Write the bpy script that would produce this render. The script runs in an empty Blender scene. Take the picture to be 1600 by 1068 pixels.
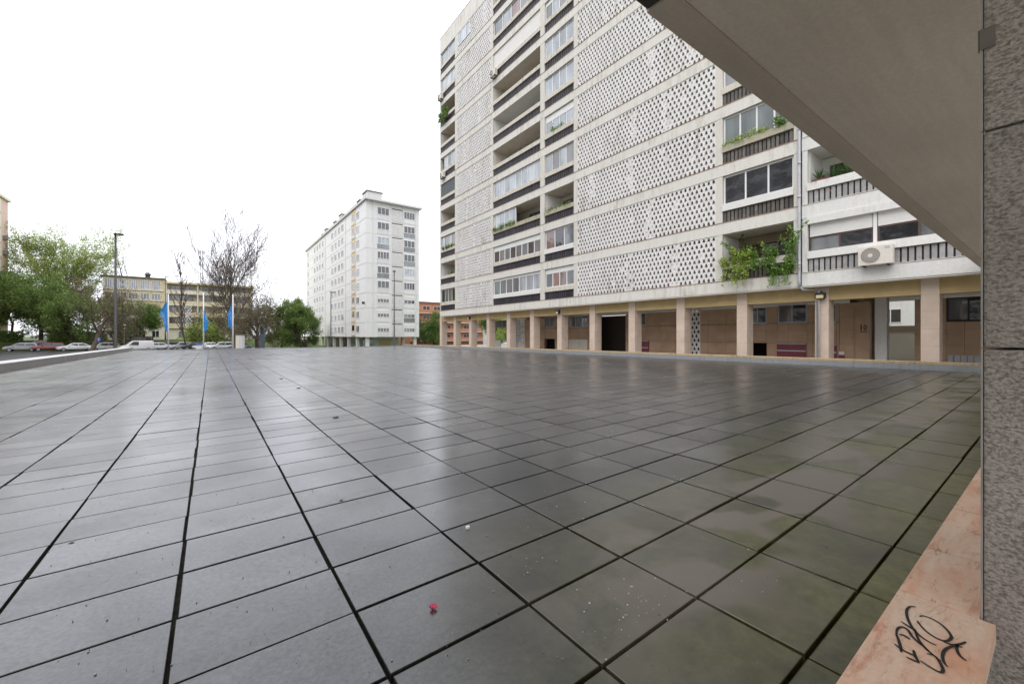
import bpy, bmesh, math, random
import numpy as np
from mathutils import Vector, Matrix

# ------------------------------------------------------------------ camera, sky, sun, exposure
# World axes: x runs to the right along the paving's long joints, y away along the facade, z up.
HEAD = math.radians(36.35)
SH, CH = math.sin(HEAD), math.cos(HEAD)
FPX, HZY, EYE = 640.0, 523.3, 1.138
scn = bpy.context.scene
col = scn.collection
cam_d = bpy.data.cameras.new('camera'); cam = bpy.data.objects.new('camera', cam_d); col.objects.link(cam)
cam.location = (0, 0, EYE)
cam.rotation_euler = (math.radians(90), 0, -HEAD)
cam_d.sensor_width = 36.0; cam_d.lens = 36.0 * FPX / 1600.0
cam_d.shift_y = -(534.0 - HZY) / 1600.0
cam_d.clip_start = 0.02; cam_d.clip_end = 3000
scn.camera = cam

world = bpy.data.worlds.new('World'); scn.world = world; world.use_nodes = True
wn = world.node_tree.nodes; wl = world.node_tree.links
for n in list(wn): wn.remove(n)
wo = wn.new('ShaderNodeOutputWorld'); bg = wn.new('ShaderNodeBackground')
sky = wn.new('ShaderNodeTexSky'); sky.sky_type = 'NISHITA'; sky.sun_disc = False
SUN_EL, SUN_AZ = math.radians(58), math.radians(-110)      # azimuth from +y towards +x
sky.sun_elevation = SUN_EL; sky.sun_rotation = SUN_AZ
sky.air_density = 1.0; sky.dust_density = 4.0; sky.ozone_density = 1.0
ov = wn.new('ShaderNodeMix'); ov.data_type = 'RGBA'; ov.inputs['Factor'].default_value = 0.90
ov.inputs['B'].default_value = (8.5, 8.65, 9.25, 1)          # the closed cloud cover
wl.new(sky.outputs['Color'], ov.inputs['A']); wl.new(ov.outputs['Result'], bg.inputs['Color'])
bg.inputs['Strength'].default_value = 0.112
wl.new(bg.outputs['Background'], wo.inputs['Surface'])
sun_d = bpy.data.lights.new('sun', 'SUN'); sun_d.energy = 1.1; sun_d.angle = math.radians(70); sun_d.color = (1, .97, .93)
sun = bpy.data.objects.new('sun', sun_d); col.objects.link(sun); sun.location = (-20, 10, 60)
sv = Vector((math.sin(SUN_AZ) * math.cos(SUN_EL), math.cos(SUN_AZ) * math.cos(SUN_EL), math.sin(SUN_EL)))
sun.rotation_euler = (-sv).to_track_quat('-Z', 'Y').to_euler()
scn.view_settings.view_transform = 'Standard'; scn.view_settings.look = 'None'
scn.view_settings.gamma = 1; scn.view_settings.use_curve_mapping = False
scn.view_settings.exposure = 0.92
scn.cycles.max_bounces = 6

# ------------------------------------------------------------------ pixel helpers (photo px -> places on known planes)
def s_on_t(x, t):
    u = (x - 800) / FPX; return t * (CH - u * SH) / (SH + u * CH)
def t_on_s(x, s):
    u = (x - 800) / FPX; return s * (SH + u * CH) / (CH - u * SH)
def depth(t, s): return s * CH + t * SH
def z_at(y, t, s): return EYE + (HZY - y) / FPX * depth(t, s)
def at_depth(x, Y):
    X = (x - 800) / FPX * Y; return (X * CH + Y * SH, -X * SH + Y * CH)
def on_plane(x, y, z):
    Y = (EYE - z) * FPX / (y - HZY); t, s = at_depth(x, Y); return (t, s)
def plaza_z(t, s): return .0139 * t - .0054 * s

# ------------------------------------------------------------------ mesh + object helpers
ORG = {}
class MB:
    def __init__(s): s.v = []; s.f = []
    def box(s, x0, x1, y0, y1, z0, z1):
        b = len(s.v)
        s.v += [(x0,y0,z0),(x1,y0,z0),(x1,y1,z0),(x0,y1,z0),(x0,y0,z1),(x1,y0,z1),(x1,y1,z1),(x0,y1,z1)]
        s.f += [tuple(b+i for i in q) for q in ((0,3,2,1),(4,5,6,7),(0,1,5,4),(1,2,6,5),(2,3,7,6),(3,0,4,7))]
        return s
    def poly(s, pts):
        b = len(s.v); s.v += [tuple(p) for p in pts]; s.f.append(tuple(range(b, b+len(pts)))); return s
    def prism(s, pts, vec):            # closed polygon extruded along vec
        b = len(s.v); n = len(pts); vec = Vector(vec)
        s.v += [tuple(p) for p in pts] + [tuple(Vector(p) + vec) for p in pts]
        s.f += [tuple(b+i for i in range(n))[::-1], tuple(b+n+i for i in range(n))]
        s.f += [(b+i, b+(i+1) % n, b+n+(i+1) % n, b+n+i) for i in range(n)]
        return s
    def tube(s, pts, rad, n=8, cap=True):
        pts = [Vector(p) for p in pts]
        if not isinstance(rad, (list, tuple)): rad = [rad] * len(pts)
        b = len(s.v)
        for i, p in enumerate(pts):
            d = (pts[min(i+1, len(pts)-1)] - pts[max(i-1, 0)]).normalized()
            a = d.cross(Vector((0, 0, 1)) if abs(d.z) < .95 else Vector((1, 0, 0))).normalized(); c = d.cross(a)
            for k in range(n):
                q = 2 * math.pi * k / n
                s.v.append(tuple(p + (a * math.cos(q) + c * math.sin(q)) * rad[i]))
        for i in range(len(pts)-1):
            for k in range(n):
                s.f.append((b+i*n+k, b+i*n+(k+1) % n, b+(i+1)*n+(k+1) % n, b+(i+1)*n+k))
        if cap:
            s.f.append(tuple(b+k for k in range(n))[::-1]); s.f.append(tuple(b+(len(pts)-1)*n+k for k in range(n)))
        return s
    def build(s, name, mat, parent=None, smooth=False):
        o_ = ORG.get(parent.name, (0, 0, 0)) if parent else (0, 0, 0)
        me = bpy.data.meshes.new(name)
        me.from_pydata([(a-o_[0], b-o_[1], c-o_[2]) for a, b, c in s.v], [], s.f); me.update()
        if mat: me.materials.append(mat)
        if smooth: me.shade_smooth()
        o = bpy.data.objects.new(name, me); col.objects.link(o)
        if parent: o.parent = parent; ORG[o.name] = o_
        return o
def box(name, mat, parent, *a): return MB().box(*a).build(name, mat, parent)
def tag(o, label=None, cat=None, group=None, kind=None):
    if label: o['label'] = label
    if cat: o['category'] = cat
    if group: o['group'] = group
    if kind: o['kind'] = kind
    return o
def thing(name, loc, label, cat, group=None, rz=0):
    o = bpy.data.objects.new(name, None); col.objects.link(o); o.location = loc; o.rotation_euler = (0, 0, rz)
    o.empty_display_size = .3
    ORG[o.name] = tuple(loc) if rz == 0 else (0, 0, 0)
    return tag(o, label, cat, group)
def inst(name, mesh, parent, loc, rot=None, scale=None):
    o = bpy.data.objects.new(name, mesh); col.objects.link(o); o.parent = parent
    p = ORG.get(parent.name, (0, 0, 0)) if parent else (0, 0, 0)
    o.location = (loc[0]-p[0], loc[1]-p[1], loc[2]-p[2])
    if rot: o.rotation_euler = rot
    if scale: o.scale = scale
    return o
def npmesh(name, V, Fq, mat, parent=None, smooth=False):
    """V (n,3) array, Fq (m,k) int array, all faces k-gons"""
    me = bpy.data.meshes.new(name); k = Fq.shape[1]; m = len(Fq)
    me.vertices.add(len(V)); me.vertices.foreach_set('co', np.asarray(V, np.float32).ravel())
    me.loops.add(m*k); me.loops.foreach_set('vertex_index', Fq.astype(np.int32).ravel())
    me.polygons.add(m); me.polygons.foreach_set('loop_start', np.arange(0, m*k, k, dtype=np.int32))
    me.update(calc_edges=True); me.validate()
    if mat: me.materials.append(mat)
    if smooth: me.shade_smooth()
    else: me.shade_flat()
    o = bpy.data.objects.new(name, me); col.objects.link(o)
    if parent: o.parent = parent; ORG[o.name] = ORG.get(parent.name, (0, 0, 0))
    return o

# ------------------------------------------------------------------ materials
class NT:
    def __init__(s, name):
        s.m = bpy.data.materials.new(name); s.m.use_nodes = True; s.t = s.m.node_tree
        s.b = s.t.nodes['Principled BSDF']; s.o = s.t.nodes['Material Output']
    def n(s, typ, **kw):
        n = s.t.nodes.new(typ)
        for k, v in kw.items():
            if k.startswith('_'): setattr(n, k[1:], v)
            else: n.inputs[k.replace('_', ' ')].default_value = v
        return n
    def l(s, a, b): s.t.links.new(a, b)
    def pos(s, scale=(1, 1, 1), obj=False):
        g = s.n('ShaderNodeTexCoord').outputs['Object'] if obj else s.n('ShaderNodeNewGeometry').outputs['Position']
        mp = s.n('ShaderNodeMapping'); mp.inputs['Scale'].default_value = scale; s.l(g, mp.inputs['Vector']); return mp.outputs['Vector']
    def noise(s, vec, scale, detail=4, rough=.55, dist=0):
        n = s.n('ShaderNodeTexNoise', Scale=scale, Detail=detail, Roughness=rough, Distortion=dist); s.l(vec, n.inputs['Vector']); return n.outputs['Fac']
    def ramp(s, fac, *stops):
        r = s.n('ShaderNodeValToRGB'); e = r.color_ramp.elements
        while len(e) < len(stops): e.new(.5)
        for i, (p, c) in enumerate(stops):
            e[i].position = p; e[i].color = (c, c, c, 1) if not isinstance(c, tuple) else (*c, 1)
        s.l(fac, r.inputs['Fac']); return r.outputs['Color']
    def mix(s, f, a, b, mode='MIX'):
        m = s.n('ShaderNodeMix', _data_type='RGBA', _blend_type=mode)
        for v, k in ((f, 'Factor'), (a, 'A'), (b, 'B')):
            if isinstance(v, (int, float)): m.inputs[k].default_value = v if k == 'Factor' else (v, v, v, 1)
            elif isinstance(v, tuple): m.inputs[k].default_value = (*v, 1)
            else: s.l(v, m.inputs[k])
        return m.outputs['Result']
    def math(s, op, a, b=0.0):
        m = s.n('ShaderNodeMath', _operation=op)
        for i, v in enumerate((a, b)):
            if isinstance(v, (int, float)): m.inputs[i].default_value = v
            else: s.l(v, m.inputs[i])
        return m.outputs[0]
    def bump(s, h, strength, dist):
        b = s.n('ShaderNodeBump', Strength=strength, Distance=dist); s.l(h, b.inputs['Height']); s.l(b.outputs['Normal'], s.b.inputs['Normal'])
    def set(s, c=None, r=None, spec=None, metal=None):
        for k, v in (('Base Color', c), ('Roughness', r), ('Specular IOR Level', spec), ('Metallic', metal)):
            if v is None: continue
            if isinstance(v, (int, float)): s.b.inputs[k].default_value = v
            elif isinstance(v, tuple): s.b.inputs[k].default_value = (*v, 1)
            else: s.l(v, s.b.inputs[k])
        return s.m
def plain(name, c, r=.6, var=.12, scale=3.0, metal=0, spec=.5, rnd=0.0):
    m = NT(name); f = m.noise(m.pos(), scale, 5)
    cc = m.mix(m.ramp(f, (.3, 1-var), (.7, 1+var)), 0.0, c, 'MULTIPLY') if False else m.mix(1.0, c, m.ramp(f, (.3, 1-var), (.72, 1.0)), 'MULTIPLY')
    if rnd:
        oi = m.n('ShaderNodeObjectInfo'); gi = m.n('ShaderNodeNewGeometry')
        q = m.math('FRACT', m.math('ADD', oi.outputs['Random'], gi.outputs['Random Per Island']))
        cc = m.mix(1.0, cc, m.ramp(q, (0, 1-rnd), (1, 1.0)), 'MULTIPLY')
    return m.set(cc, r, spec, metal)
def grimy(name, c, dirt, amount=.5, r=.8, scale=1.0, streak=True):
    """painted concrete with vertical run-off streaks and blotches"""
    m = NT(name)
    a = m.noise(m.pos((1.0, 1.0, .16)), 5.0*scale, 6, .62)
    b = m.noise(m.pos(), .55*scale, 4, .6)
    c2 = m.noise(m.pos(), 11*scale, 4, .6)
    f = m.math('MULTIPLY', m.ramp(a, (.46, 0.0), (.72, 1.0)), m.ramp(b, (.42, .15), (.66, 1.0)))
    f = m.math('MULTIPLY', f, amount)
    base = m.mix(1.0, c, m.ramp(c2, (.25, .88), (.7, 1.0)), 'MULTIPLY')
    m.set(m.mix(f, base, dirt), r, .3)
    m.bump(c2, .15, .02)
    return m.m
def glass(name, c, r=.06, spec=.9):
    m = NT(name); oi = m.n('ShaderNodeObjectInfo')
    a = m.noise(m.pos((1.2, 1.2, .35)), 1.3, 3)
    cc = m.mix(1.0, c, m.ramp(a, (.35, .55), (.65, 1.0)), 'MULTIPLY')
    cc = m.mix(1.0, cc, m.ramp(oi.outputs['Random'], (0, .6), (1, 1.0)), 'MULTIPLY')
    m.set(cc, r, spec); m.b.inputs['IOR'].default_value = 1.65; m.bump(m.noise(m.pos(), 1.6, 2), .10, .05); return m.m
M = {}
M['concrete_band'] = grimy('band_concrete', (.66, .64, .59), (.32, .28, .22), .85)
M['pilaster'] = grimy('pilaster_concrete', (.62, .595, .54), (.36, .32, .26), .5)
M['rail'] = grimy('rail_concrete', (.60, .56, .49), (.25, .24, .17), .9)
M['rail_moss'] = grimy('rail_mossy_concrete', (.42, .39, .30), (.13, .14, .07), 1.0)
M['rail_white'] = grimy('rail_white_paint', (.70, .69, .66), (.5, .47, .42), .4)
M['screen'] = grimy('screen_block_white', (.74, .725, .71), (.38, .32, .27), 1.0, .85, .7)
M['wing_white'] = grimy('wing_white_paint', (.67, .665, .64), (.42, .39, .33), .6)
M['screen_lightener'] = plain('added_hole_lightener', (.50, .47, .43), .9, .35, 1.2)  # mid tone of the added panels that lighten the screen holes
M['lip'] = plain('terracotta_lip', (.36, .22, .16), .8, .4, 4)
M['slat'] = plain('dark_corrugated_sheet', (.055, .05, .062), .55, .3, 5, rnd=.5)
M['slat_warm'] = plain('weathered_corrugated_sheet', (.20, .18, .155), .65, .5, 6, rnd=.6)
M['slat_light'] = plain('grey_corrugated_sheet', (.40, .39, .38), .6, .3, 6, rnd=.25)
M['slat_void'] = plain('dark_void_behind_slats', (.03, .028, .028), .8)  # near-black colour painted for the shade behind slats and glazing
M['loggia'] = plain('loggia_plaster', (.64, .59, .52), .85, .15, 1.5)
M['loggia_white'] = plain('loggia_white_plaster', (.70, .69, .66), .85, .1, 1.5)
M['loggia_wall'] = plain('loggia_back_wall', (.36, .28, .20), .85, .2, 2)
M['ceil'] = plain('loggia_ceiling', (.66, .58, .50), .9, .15, 2)
M['white_frame'] = plain('white_window_frame', (.72, .72, .71), .45, .08, 5)
M['dark_frame'] = plain('brown_window_frame', (.09, .05, .04), .5, .2, 5)
M['blind'] = plain('white_roller_blind', (.68, .67, .64), .6, .06, 3)
M['shutter_dark'] = plain('dark_roller_shutter', (.085, .10, .105), .6, .2, 3)
M['glass_dark'] = glass('dark_glass', (.035, .036, .042))
M['glass_mid'] = glass('curtained_glass', (.22, .23, .24))
M['glass_pale'] = glass('pale_curtained_glass', (.50, .55, .60), .1)
M['glass_frost'] = glass('frosted_glass', (.20, .24, .24), .25)
M['glass_pink'] = glass('warm_glass', (.30, .19, .17))
M['ground_stone'] = plain('ground_floor_stone', (.47, .315, .205), .6, .22, 1.6, rnd=.12)
M['ground_back'] = plain('ground_floor_backing', (.20, .14, .10), .9)
M['column'] = plain('column_stone', (.62, .495, .40), .6, .16, 2.5, rnd=.08)
M['beam_yellow'] = plain('ochre_beam', (.47, .35, .17), .8, .18, 2)
M['dark_hole'] = plain('unlit_interior_dark', (.05, .036, .028), .8)
M['red_box'] = plain('maroon_panel', (.19, .04, .055), .45, .15, 4)
M['grey_steel'] = plain('grey_pipe', (.42, .43, .46), .5, .15, 4)
M['black'] = plain('black_paint', (.02, .02, .02), .5, .2, 6)
M['curb_face'] = grimy('kerb_concrete', (.28, .29, .30), (.16, .16, .15), .8, .6, 3)
M['curb_top'] = grimy('kerb_mossy_stone', (.44, .33, .20), (.13, .12, .05), 1.0, .8, 3)
M['parapet'] = grimy('parapet_concrete', (.30, .285, .27), (.13, .125, .11), .9, .75, 2.5)
M['parapet_top'] = grimy('parapet_coping', (.60, .60, .59), (.34, .33, .30), .5, .5, 2)
M['ac_white'] = plain('ac_casing', (.66, .62, .55), .5, .1, 6)
M['ac_grille'] = plain('ac_grille', (.24, .21, .19), .5, .2, 8)
M['tower_white'] = grimy('tower_white_render', (.74, .735, .72), (.52, .51, .48), .5, .85, .5)
M['tower_panel'] = grimy('tower_grey_render', (.66, .655, .64), (.48, .46, .43), .5, .85, .5)
M['tower_yellow'] = plain('tower_yellow_strip', (.62, .49, .27), .85, .1, 1)
M['yellow'] = grimy('yellow_render', (.72, .63, .40), (.40, .33, .2), .6, .85, .6)
M['cream'] = plain('cream_render', (.76, .71, .58), .85, .1, 1)
M['pink'] = grimy('pink_render', (.74, .54, .46), (.5, .36, .3), .5, .85, .5)
M['orange'] = grimy('orange_render', (.58, .27, .16), (.4, .2, .12), .5, .85, .5)
M['roof_dark'] = plain('roof_edge', (.16, .15, .13), .8)
M['metal_dark'] = plain('dark_post', (.05, .046, .042), .5, .2, 3)
M['metal_white'] = plain('white_pole', (.74, .74, .72), .4, .08, 3)
M['bark'] = plain('bark', (.10, .074, .052), .9, .4, 6)
M['bark_pale'] = plain('pale_bark', (.15, .115, .085), .9, .4, 6)
M['tyre'] = plain('tyre', (.02, .02, .02), .8)
M['rim'] = plain('alloy_rim', (.42, .42, .43), .35, .1, 5, metal=.6)
M['car_glass'] = plain('car_glass', (.045, .05, .055), .08, .1, 3, spec=.9)
M['lamp_clear'] = plain('headlight_glass', (.6, .6, .6), .15, .05, 3)
M['lamp_red'] = plain('tail_light', (.35, .02, .02), .2, .05, 3)
M['plate'] = plain('number_plate', (.75, .75, .72), .5, .05, 3)
def leafmat(name, c1, c2, tr=.35):
    m = NT(name); g = m.n('ShaderNodeNewGeometry')
    big = m.noise(m.pos(), .5, 3)
    f = m.math('ADD', m.math('MULTIPLY', g.outputs['Random Per Island'], .65), m.math('MULTIPLY', big, .45))
    cc = m.ramp(f, (.1, c1), (.9, c2))
    m.set(cc, .5, .35)
    t = m.n('ShaderNodeBsdfTranslucent'); m.l(cc, t.inputs['Color'])
    mx = m.n('ShaderNodeMixShader'); mx.inputs[0].default_value = tr
    m.l(m.b.outputs[0], mx.inputs[1]); m.l(t.outputs[0], mx.inputs[2]); m.l(mx.outputs[0], m.o.inputs['Surface'])
    return m.m
M['leaf_light'] = leafmat('fresh_leaf', (.19, .26, .05), (.44, .52, .16), .5)
M['leaf_dark'] = leafmat('dark_leaf', (.07, .125, .028), (.21, .32, .075), .42)
M['leaf_mid'] = leafmat('mid_leaf', (.09, .155, .035), (.23, .33, .085), .42)
M['leaf_brown'] = leafmat('budding_twig_leaf', (.13, .11, .06), (.24, .22, .10))
M['leaf_plant'] = leafmat('balcony_leaf', (.05, .12, .02), (.22, .36, .06))
M['leaf_lime'] = leafmat('balcony_lime_leaf', (.16, .26, .03), (.42, .50, .10))
M['leaf_yucca'] = leafmat('yucca_leaf', (.03, .08, .025), (.10, .20, .06), .2)
M['petal_white'] = plain('white_flower', (.8, .8, .76), .6)

# wet paving tile
def tile_material():
    m = NT('wet_paving_tile')
    oi = m.n('ShaderNodeObjectInfo'); g = m.n('ShaderNodeNewGeometry')
    rnd = m.math('FRACT', m.math('ADD', oi.outputs['Random'], g.outputs['Random Per Island']))
    rnd2 = m.math('FRACT', m.math('MULTIPLY', rnd, 7.31))
    P = m.pos()
    def rng_(v, a, b):
        q = m.n('ShaderNodeMapRange'); q.inputs['From Min'].default_value = a; q.inputs['From Max'].default_value = b; m.l(v, q.inputs['Value']); return q.outputs[0]
    fine = m.noise(P, 60, 5, .7); mid = m.noise(P, 2.6, 6, .62, .3); big = m.noise(P, .5, 4, .55, .4)
    base = m.mix(m.ramp(mid, (.3, 0.0), (.72, 1.0)), (.026, .026, .030), (.054, .053, .057))
    base = m.mix(1.0, base, m.ramp(rnd, (0, .5), (1, 1.0)), 'MULTIPLY')
    base = m.mix(1.0, base, m.ramp(fine, (.36, .3), (.64, 1.0)), 'MULTIPLY')
    base = m.mix(1.0, base, m.ramp(m.noise(P, 13, 5, .7), (.3, .55), (.66, 1.0)), 'MULTIPLY')
    sx = m.n('ShaderNodeSeparateXYZ'); m.l(g.outputs['Position'], sx.inputs[0])
    # moss and algae grow in the sheltered strip along the ledge, and along the left parapet
    moss = m.math('MULTIPLY', rng_(sx.outputs['Y'], 2.2, .6), rng_(sx.outputs['X'], .4, 1.8))
    moss = m.math('MULTIPLY', moss, m.ramp(mid, (.26, .35), (.56, 1.0)))
    moss = m.math('MULTIPLY', moss, m.ramp(rnd2, (0, .6), (1, 1.0)))
    base = m.mix(moss, base, m.mix(m.ramp(m.noise(P, 13, 5, .7), (.3, 0.0), (.7, 1.0)), (.085, .090, .022), (.205, .190, .060)))
    left = m.math('MULTIPLY', rng_(sx.outputs['X'], -3.2, -5.6), m.ramp(mid, (.42, 0.0), (.56, 1.0)))
    base = m.mix(m.math('MULTIPLY', left, .8), base, (.10, .095, .062))
    # lime flecks
    vo = m.n('ShaderNodeTexVoronoi', Scale=30.0); m.l(P, vo.inputs['Vector'])
    cl = m.noise(P, 1.7, 3, .6)
    speck = m.math('MULTIPLY', m.ramp(vo.outputs['Distance'], (.04, 1.0), (.11, 0.0)), m.ramp(cl, (.55, 0.0), (.66, 1.0)))
    base = m.mix(m.math('MULTIPLY', speck, .5), base, (.26, .25, .22))
    # drying patches under the canopy edge
    band = m.math('MULTIPLY', rng_(sx.outputs['X'], .9, 1.7), m.math('MULTIPLY', rng_(sx.outputs['Y'], 1.75, 1.3), rng_(sx.outputs['Y'], .55, .85)))
    dry = m.math('MULTIPLY', m.ramp(m.noise(m.pos((1.0, 1.2, 1)), 1.9, 2, .4, .5), (.43, 0.0), (.53, 1.0)), band)
    base = m.mix(m.math('MULTIPLY', dry, .85), base, (.19, .165, .14))
    m.set(base, .42, .45)
    wet = m.ramp(big, (.33, 0.0), (.66, 1.0))
    cr = m.mix(wet, .16, .29)
    cr = m.mix(m.math('MULTIPLY', m.ramp(mid, (.46, 0.0), (.70, 1.0)), .6), cr, .30)
    cr = m.mix(m.math('MULTIPLY', rnd2, .35), cr, .24)
    m.l(cr, m.b.inputs['Coat Roughness'])
    cw = m.math('SUBTRACT', 1.0, m.math('ADD', m.math('MULTIPLY', moss, .45), m.math('MULTIPLY', dry, .85)))
    cw = m.math('MULTIPLY', cw, m.ramp(fine, (.25, .6), (.6, 1.0)))
    cw = m.math('MULTIPLY', cw, m.ramp(rnd, (0, .82), (1, 1.0))); cw = m.math('MULTIPLY', cw, m.ramp(m.noise(P, 1.3, 5, .6, .5), (.36, .72), (.6, 1.0)))
    m.l(m.math('MAXIMUM', cw, .1), m.b.inputs['Coat Weight']); m.b.inputs['Coat IOR'].default_value = 1.78
    h = m.math('ADD', m.math('MULTIPLY', fine, .35), m.math('MULTIPLY', m.noise(P, 9, 4, .6), .65))
    m.bump(h, .13, .010)
    return m.m
M['tile'] = tile_material()
m = NT('joint_dirt'); f = m.noise(m.pos(), 30, 4); M['joint'] = m.set(m.ramp(f, (.3, (.010, .009, .007)), (.7, (.03, .028, .018))), .9, .2)

# ================================================================== THE SETTING: terrain, street, plaza
GZ = -1.7                      # level of the streets round the raised plaza
def smooth(a, b, x):
    q = min(1, max(0, (x-a)/(b-a))); return q*q*(3-2*q)
def terrain(t, s):
    bank = smooth(110, 120, s) * (1 - smooth(12, 30, t)) * 1.75
    return GZ + bank - .5 * smooth(10, 30, t) * smooth(55, 75, s)
def ground_mesh():
    ts = np.unique(np.concatenate([np.linspace(-900, -130, 8), np.linspace(-120, 120, 61), np.linspace(140, 900, 8)]))
    ss = np.unique(np.concatenate([np.linspace(-500, -45, 6), np.linspace(-40, 40, 9), np.linspace(45, 190, 59), np.linspace(220, 1600, 9)]))
    V = np.array([(t, s, terrain(t, s)) for s in ss for t in ts]); n = len(ts)
    Fq = np.array([(j*n+i, j*n+i+1, (j+1)*n+i+1, (j+1)*n+i) for j in range(len(ss)-1) for i in range(n-1)])
    return V, Fq
m = NT('grass_and_soil'); P = m.pos(); a = m.noise(P, .35, 5); b = m.noise(P, 6, 5)
gc = m.mix(m.ramp(a, (.4, 0.0), (.6, 1.0)), (.065, .11, .025), (.12, .16, .045))
M['grass'] = m.set(m.mix(1.0, gc, m.ramp(b, (.3, .6), (.7, 1.0)), 'MULTIPLY'), .9, .2)
V, Fq = ground_mesh()
tag(npmesh('ground', V, Fq, M['grass'], smooth=True), 'grassy ground round the plaza', kind='structure')
M['asphalt'] = plain('wet_asphalt', (.075, .075, .074), .38, .35, 1.2)
M['pave'] = plain('pale_pavement', (.30, .29, .27), .6, .25, 1.5)
M['paint'] = plain('road_paint', (.7, .7, .68), .6, .2, 5)
def sheet(name, mat, t0, t1, s0, s1, dz, step=4.0, label=None):
    nt, ns = max(2, int((t1-t0)/step)+1), max(2, int((s1-s0)/step)+1)
    ts, ss = np.linspace(t0, t1, nt), np.linspace(s0, s1, ns)
    V = np.array([(t, s, terrain(t, s)+dz) for s in ss for t in ts])
    Fq = np.array([(j*nt+i, j*nt+i+1, (j+1)*nt+i+1, (j+1)*nt+i) for j in range(ns-1) for i in range(nt-1)])
    return tag(npmesh(name, V, Fq, mat, smooth=True), label, kind='structure')
sheet('forecourt', M['asphalt'], -70, 22, 30, 108.5, .03, 4, 'wet asphalt parking street beyond the plaza')
sheet('upper_road', M['asphalt'], -70, 10, 120.5, 127, .035, 3, 'narrow road above the grass bank')
sheet('street', M['asphalt'], 46, 70, 42, 160, .03, 4, 'street behind the long slab building')
for i in range(11):
    q = MB(); t0 = -34 + i*5.6
    q.poly([(t0, 100.9, terrain(t0, 101)+.036), (t0+.12, 100.9, terrain(t0, 101)+.036), (t0+.12, 106.3, terrain(t0, 106)+.036), (t0, 106.3, terrain(t0, 106)+.036)])
    tag(q.build('bay_marking', M['paint']), 'white painted parking bay line on the street', kind='structure')

# --- plaza: bedding sheet, single tiles near the camera, the far ones joined
TW, TL, T0, S0 = .5977, .4015, -.118, .943
PL, PR = -6.05, 15.4                               # left parapet face / right kerb face
def far_s(t): return 39.2 + (15.4 - t) * .69       # the slanted far edge
plaza = thing('plaza', (0, 0, 0), 'raised plaza paved with dark wet rectangular tiles', None)
plaza['kind'] = 'structure'
N = 40
bed = MB()
for i in range(N):
    a, b = PL-.3 + (PR+.6-PL)*i/N, PL-.3 + (PR+.6-PL)*(i+1)/N
    for k in range(20):
        fa, fb = far_s(a)+.3, far_s(b)+.3
        sa0, sa1 = .12+(fa-.12)*k/20, .12+(fa-.12)*(k+1)/20; sb0, sb1 = .12+(fb-.12)*k/20, .12+(fb-.12)*(k+1)/20
        bed.poly([(a, sa0, plaza_z(a, sa0)-.030), (b, sb0, plaza_z(b, sb0)-.030), (b, sb1, plaza_z(b, sb1)-.030), (a, sa1, plaza_z(a, sa1)-.030)])
bed.build('joint_bed', M['joint'], plaza)
base = MB()
c0 = [(PL-.35, .12), (PR+.6, .12), (PR+.6, far_s(PR+.6)+.6), (PL-.35, far_s(PL-.35)+.6)]
base.prism([(a, b, GZ-.6) for a, b in c0], (0, 0, .6+.0-GZ-.36)); base.build('plinth', M['parapet'], plaza)
def tile_verts(w, l, ch=.006, h=.034):
    x, y = w/2, l/2
    top = [(-x+ch, -y+ch, 0), (x-ch, -y+ch, 0), (x-ch, y-ch, 0), (-x+ch, y-ch, 0)]
    rim = [(-x, -y, -ch*.8), (x, -y, -ch*.8), (x, y, -ch*.8), (-x, y, -ch*.8)]
    bot = [(a, b, -h) for a, b, c in rim]
    v = np.array(top+rim+bot)
    f = [(0, 1, 2, 3)] + [(4+i, 4+(i+1) % 4, (i+1) % 4, i) for i in range(4)] + [(8+i, 8+(i+1) % 4, 4+(i+1) % 4, 4+i) for i in range(4)]
    return v, np.array(f)
rng = np.random.default_rng(7)
tv, tf = tile_verts(TW-.012, TL-.012, .0014)
tile_me = []
for k in range(4):
    v, f = tile_verts(TW-.012-.003*k, TL-.011-.0025*k, .0014+.0004*k)
    me = bpy.data.meshes.new('paving_tile'); me.from_pydata(v.tolist(), [], f.tolist()); me.update(); me.materials.append(M['tile']); tile_me.append(me)
cells = []
for i in range(-11, 27):
    for j in range(-2, 150):
        t, s = T0+TW*(i+.5), S0+TL*(j+.5)
        w0, w1 = max(T0+TW*i, PL+.01), min(T0+TW*(i+1), PR-.01)
        if w1-w0 < .1 or s+TL/2 > far_s(t)+.1: continue
        l0, l1 = S0+TL*j, S0+TL*(j+1)
        if j == -2: l0 = .30
        cells.append((i, j, w0, w1, l0, l1))
def inframe(t, s):
    X, Y = t*CH-s*SH, t*SH+s*CH
    if Y < .25: return False
    return -100 < 800+FPX*X/Y < 1545 and HZY+FPX*EYE/Y < 1250
vis = sorted([c for c in cells if inframe((c[2]+c[3])/2, (c[4]+c[5])/2)], key=lambda c: depth((c[2]+c[3])/2, (c[4]+c[5])/2))
near = set((c[0], c[1]) for c in vis[:300])
aV, aF, nb = [], [], 0
th, slope_x, slope_y = None, -math.atan(.0054), -math.atan(.0139)
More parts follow.
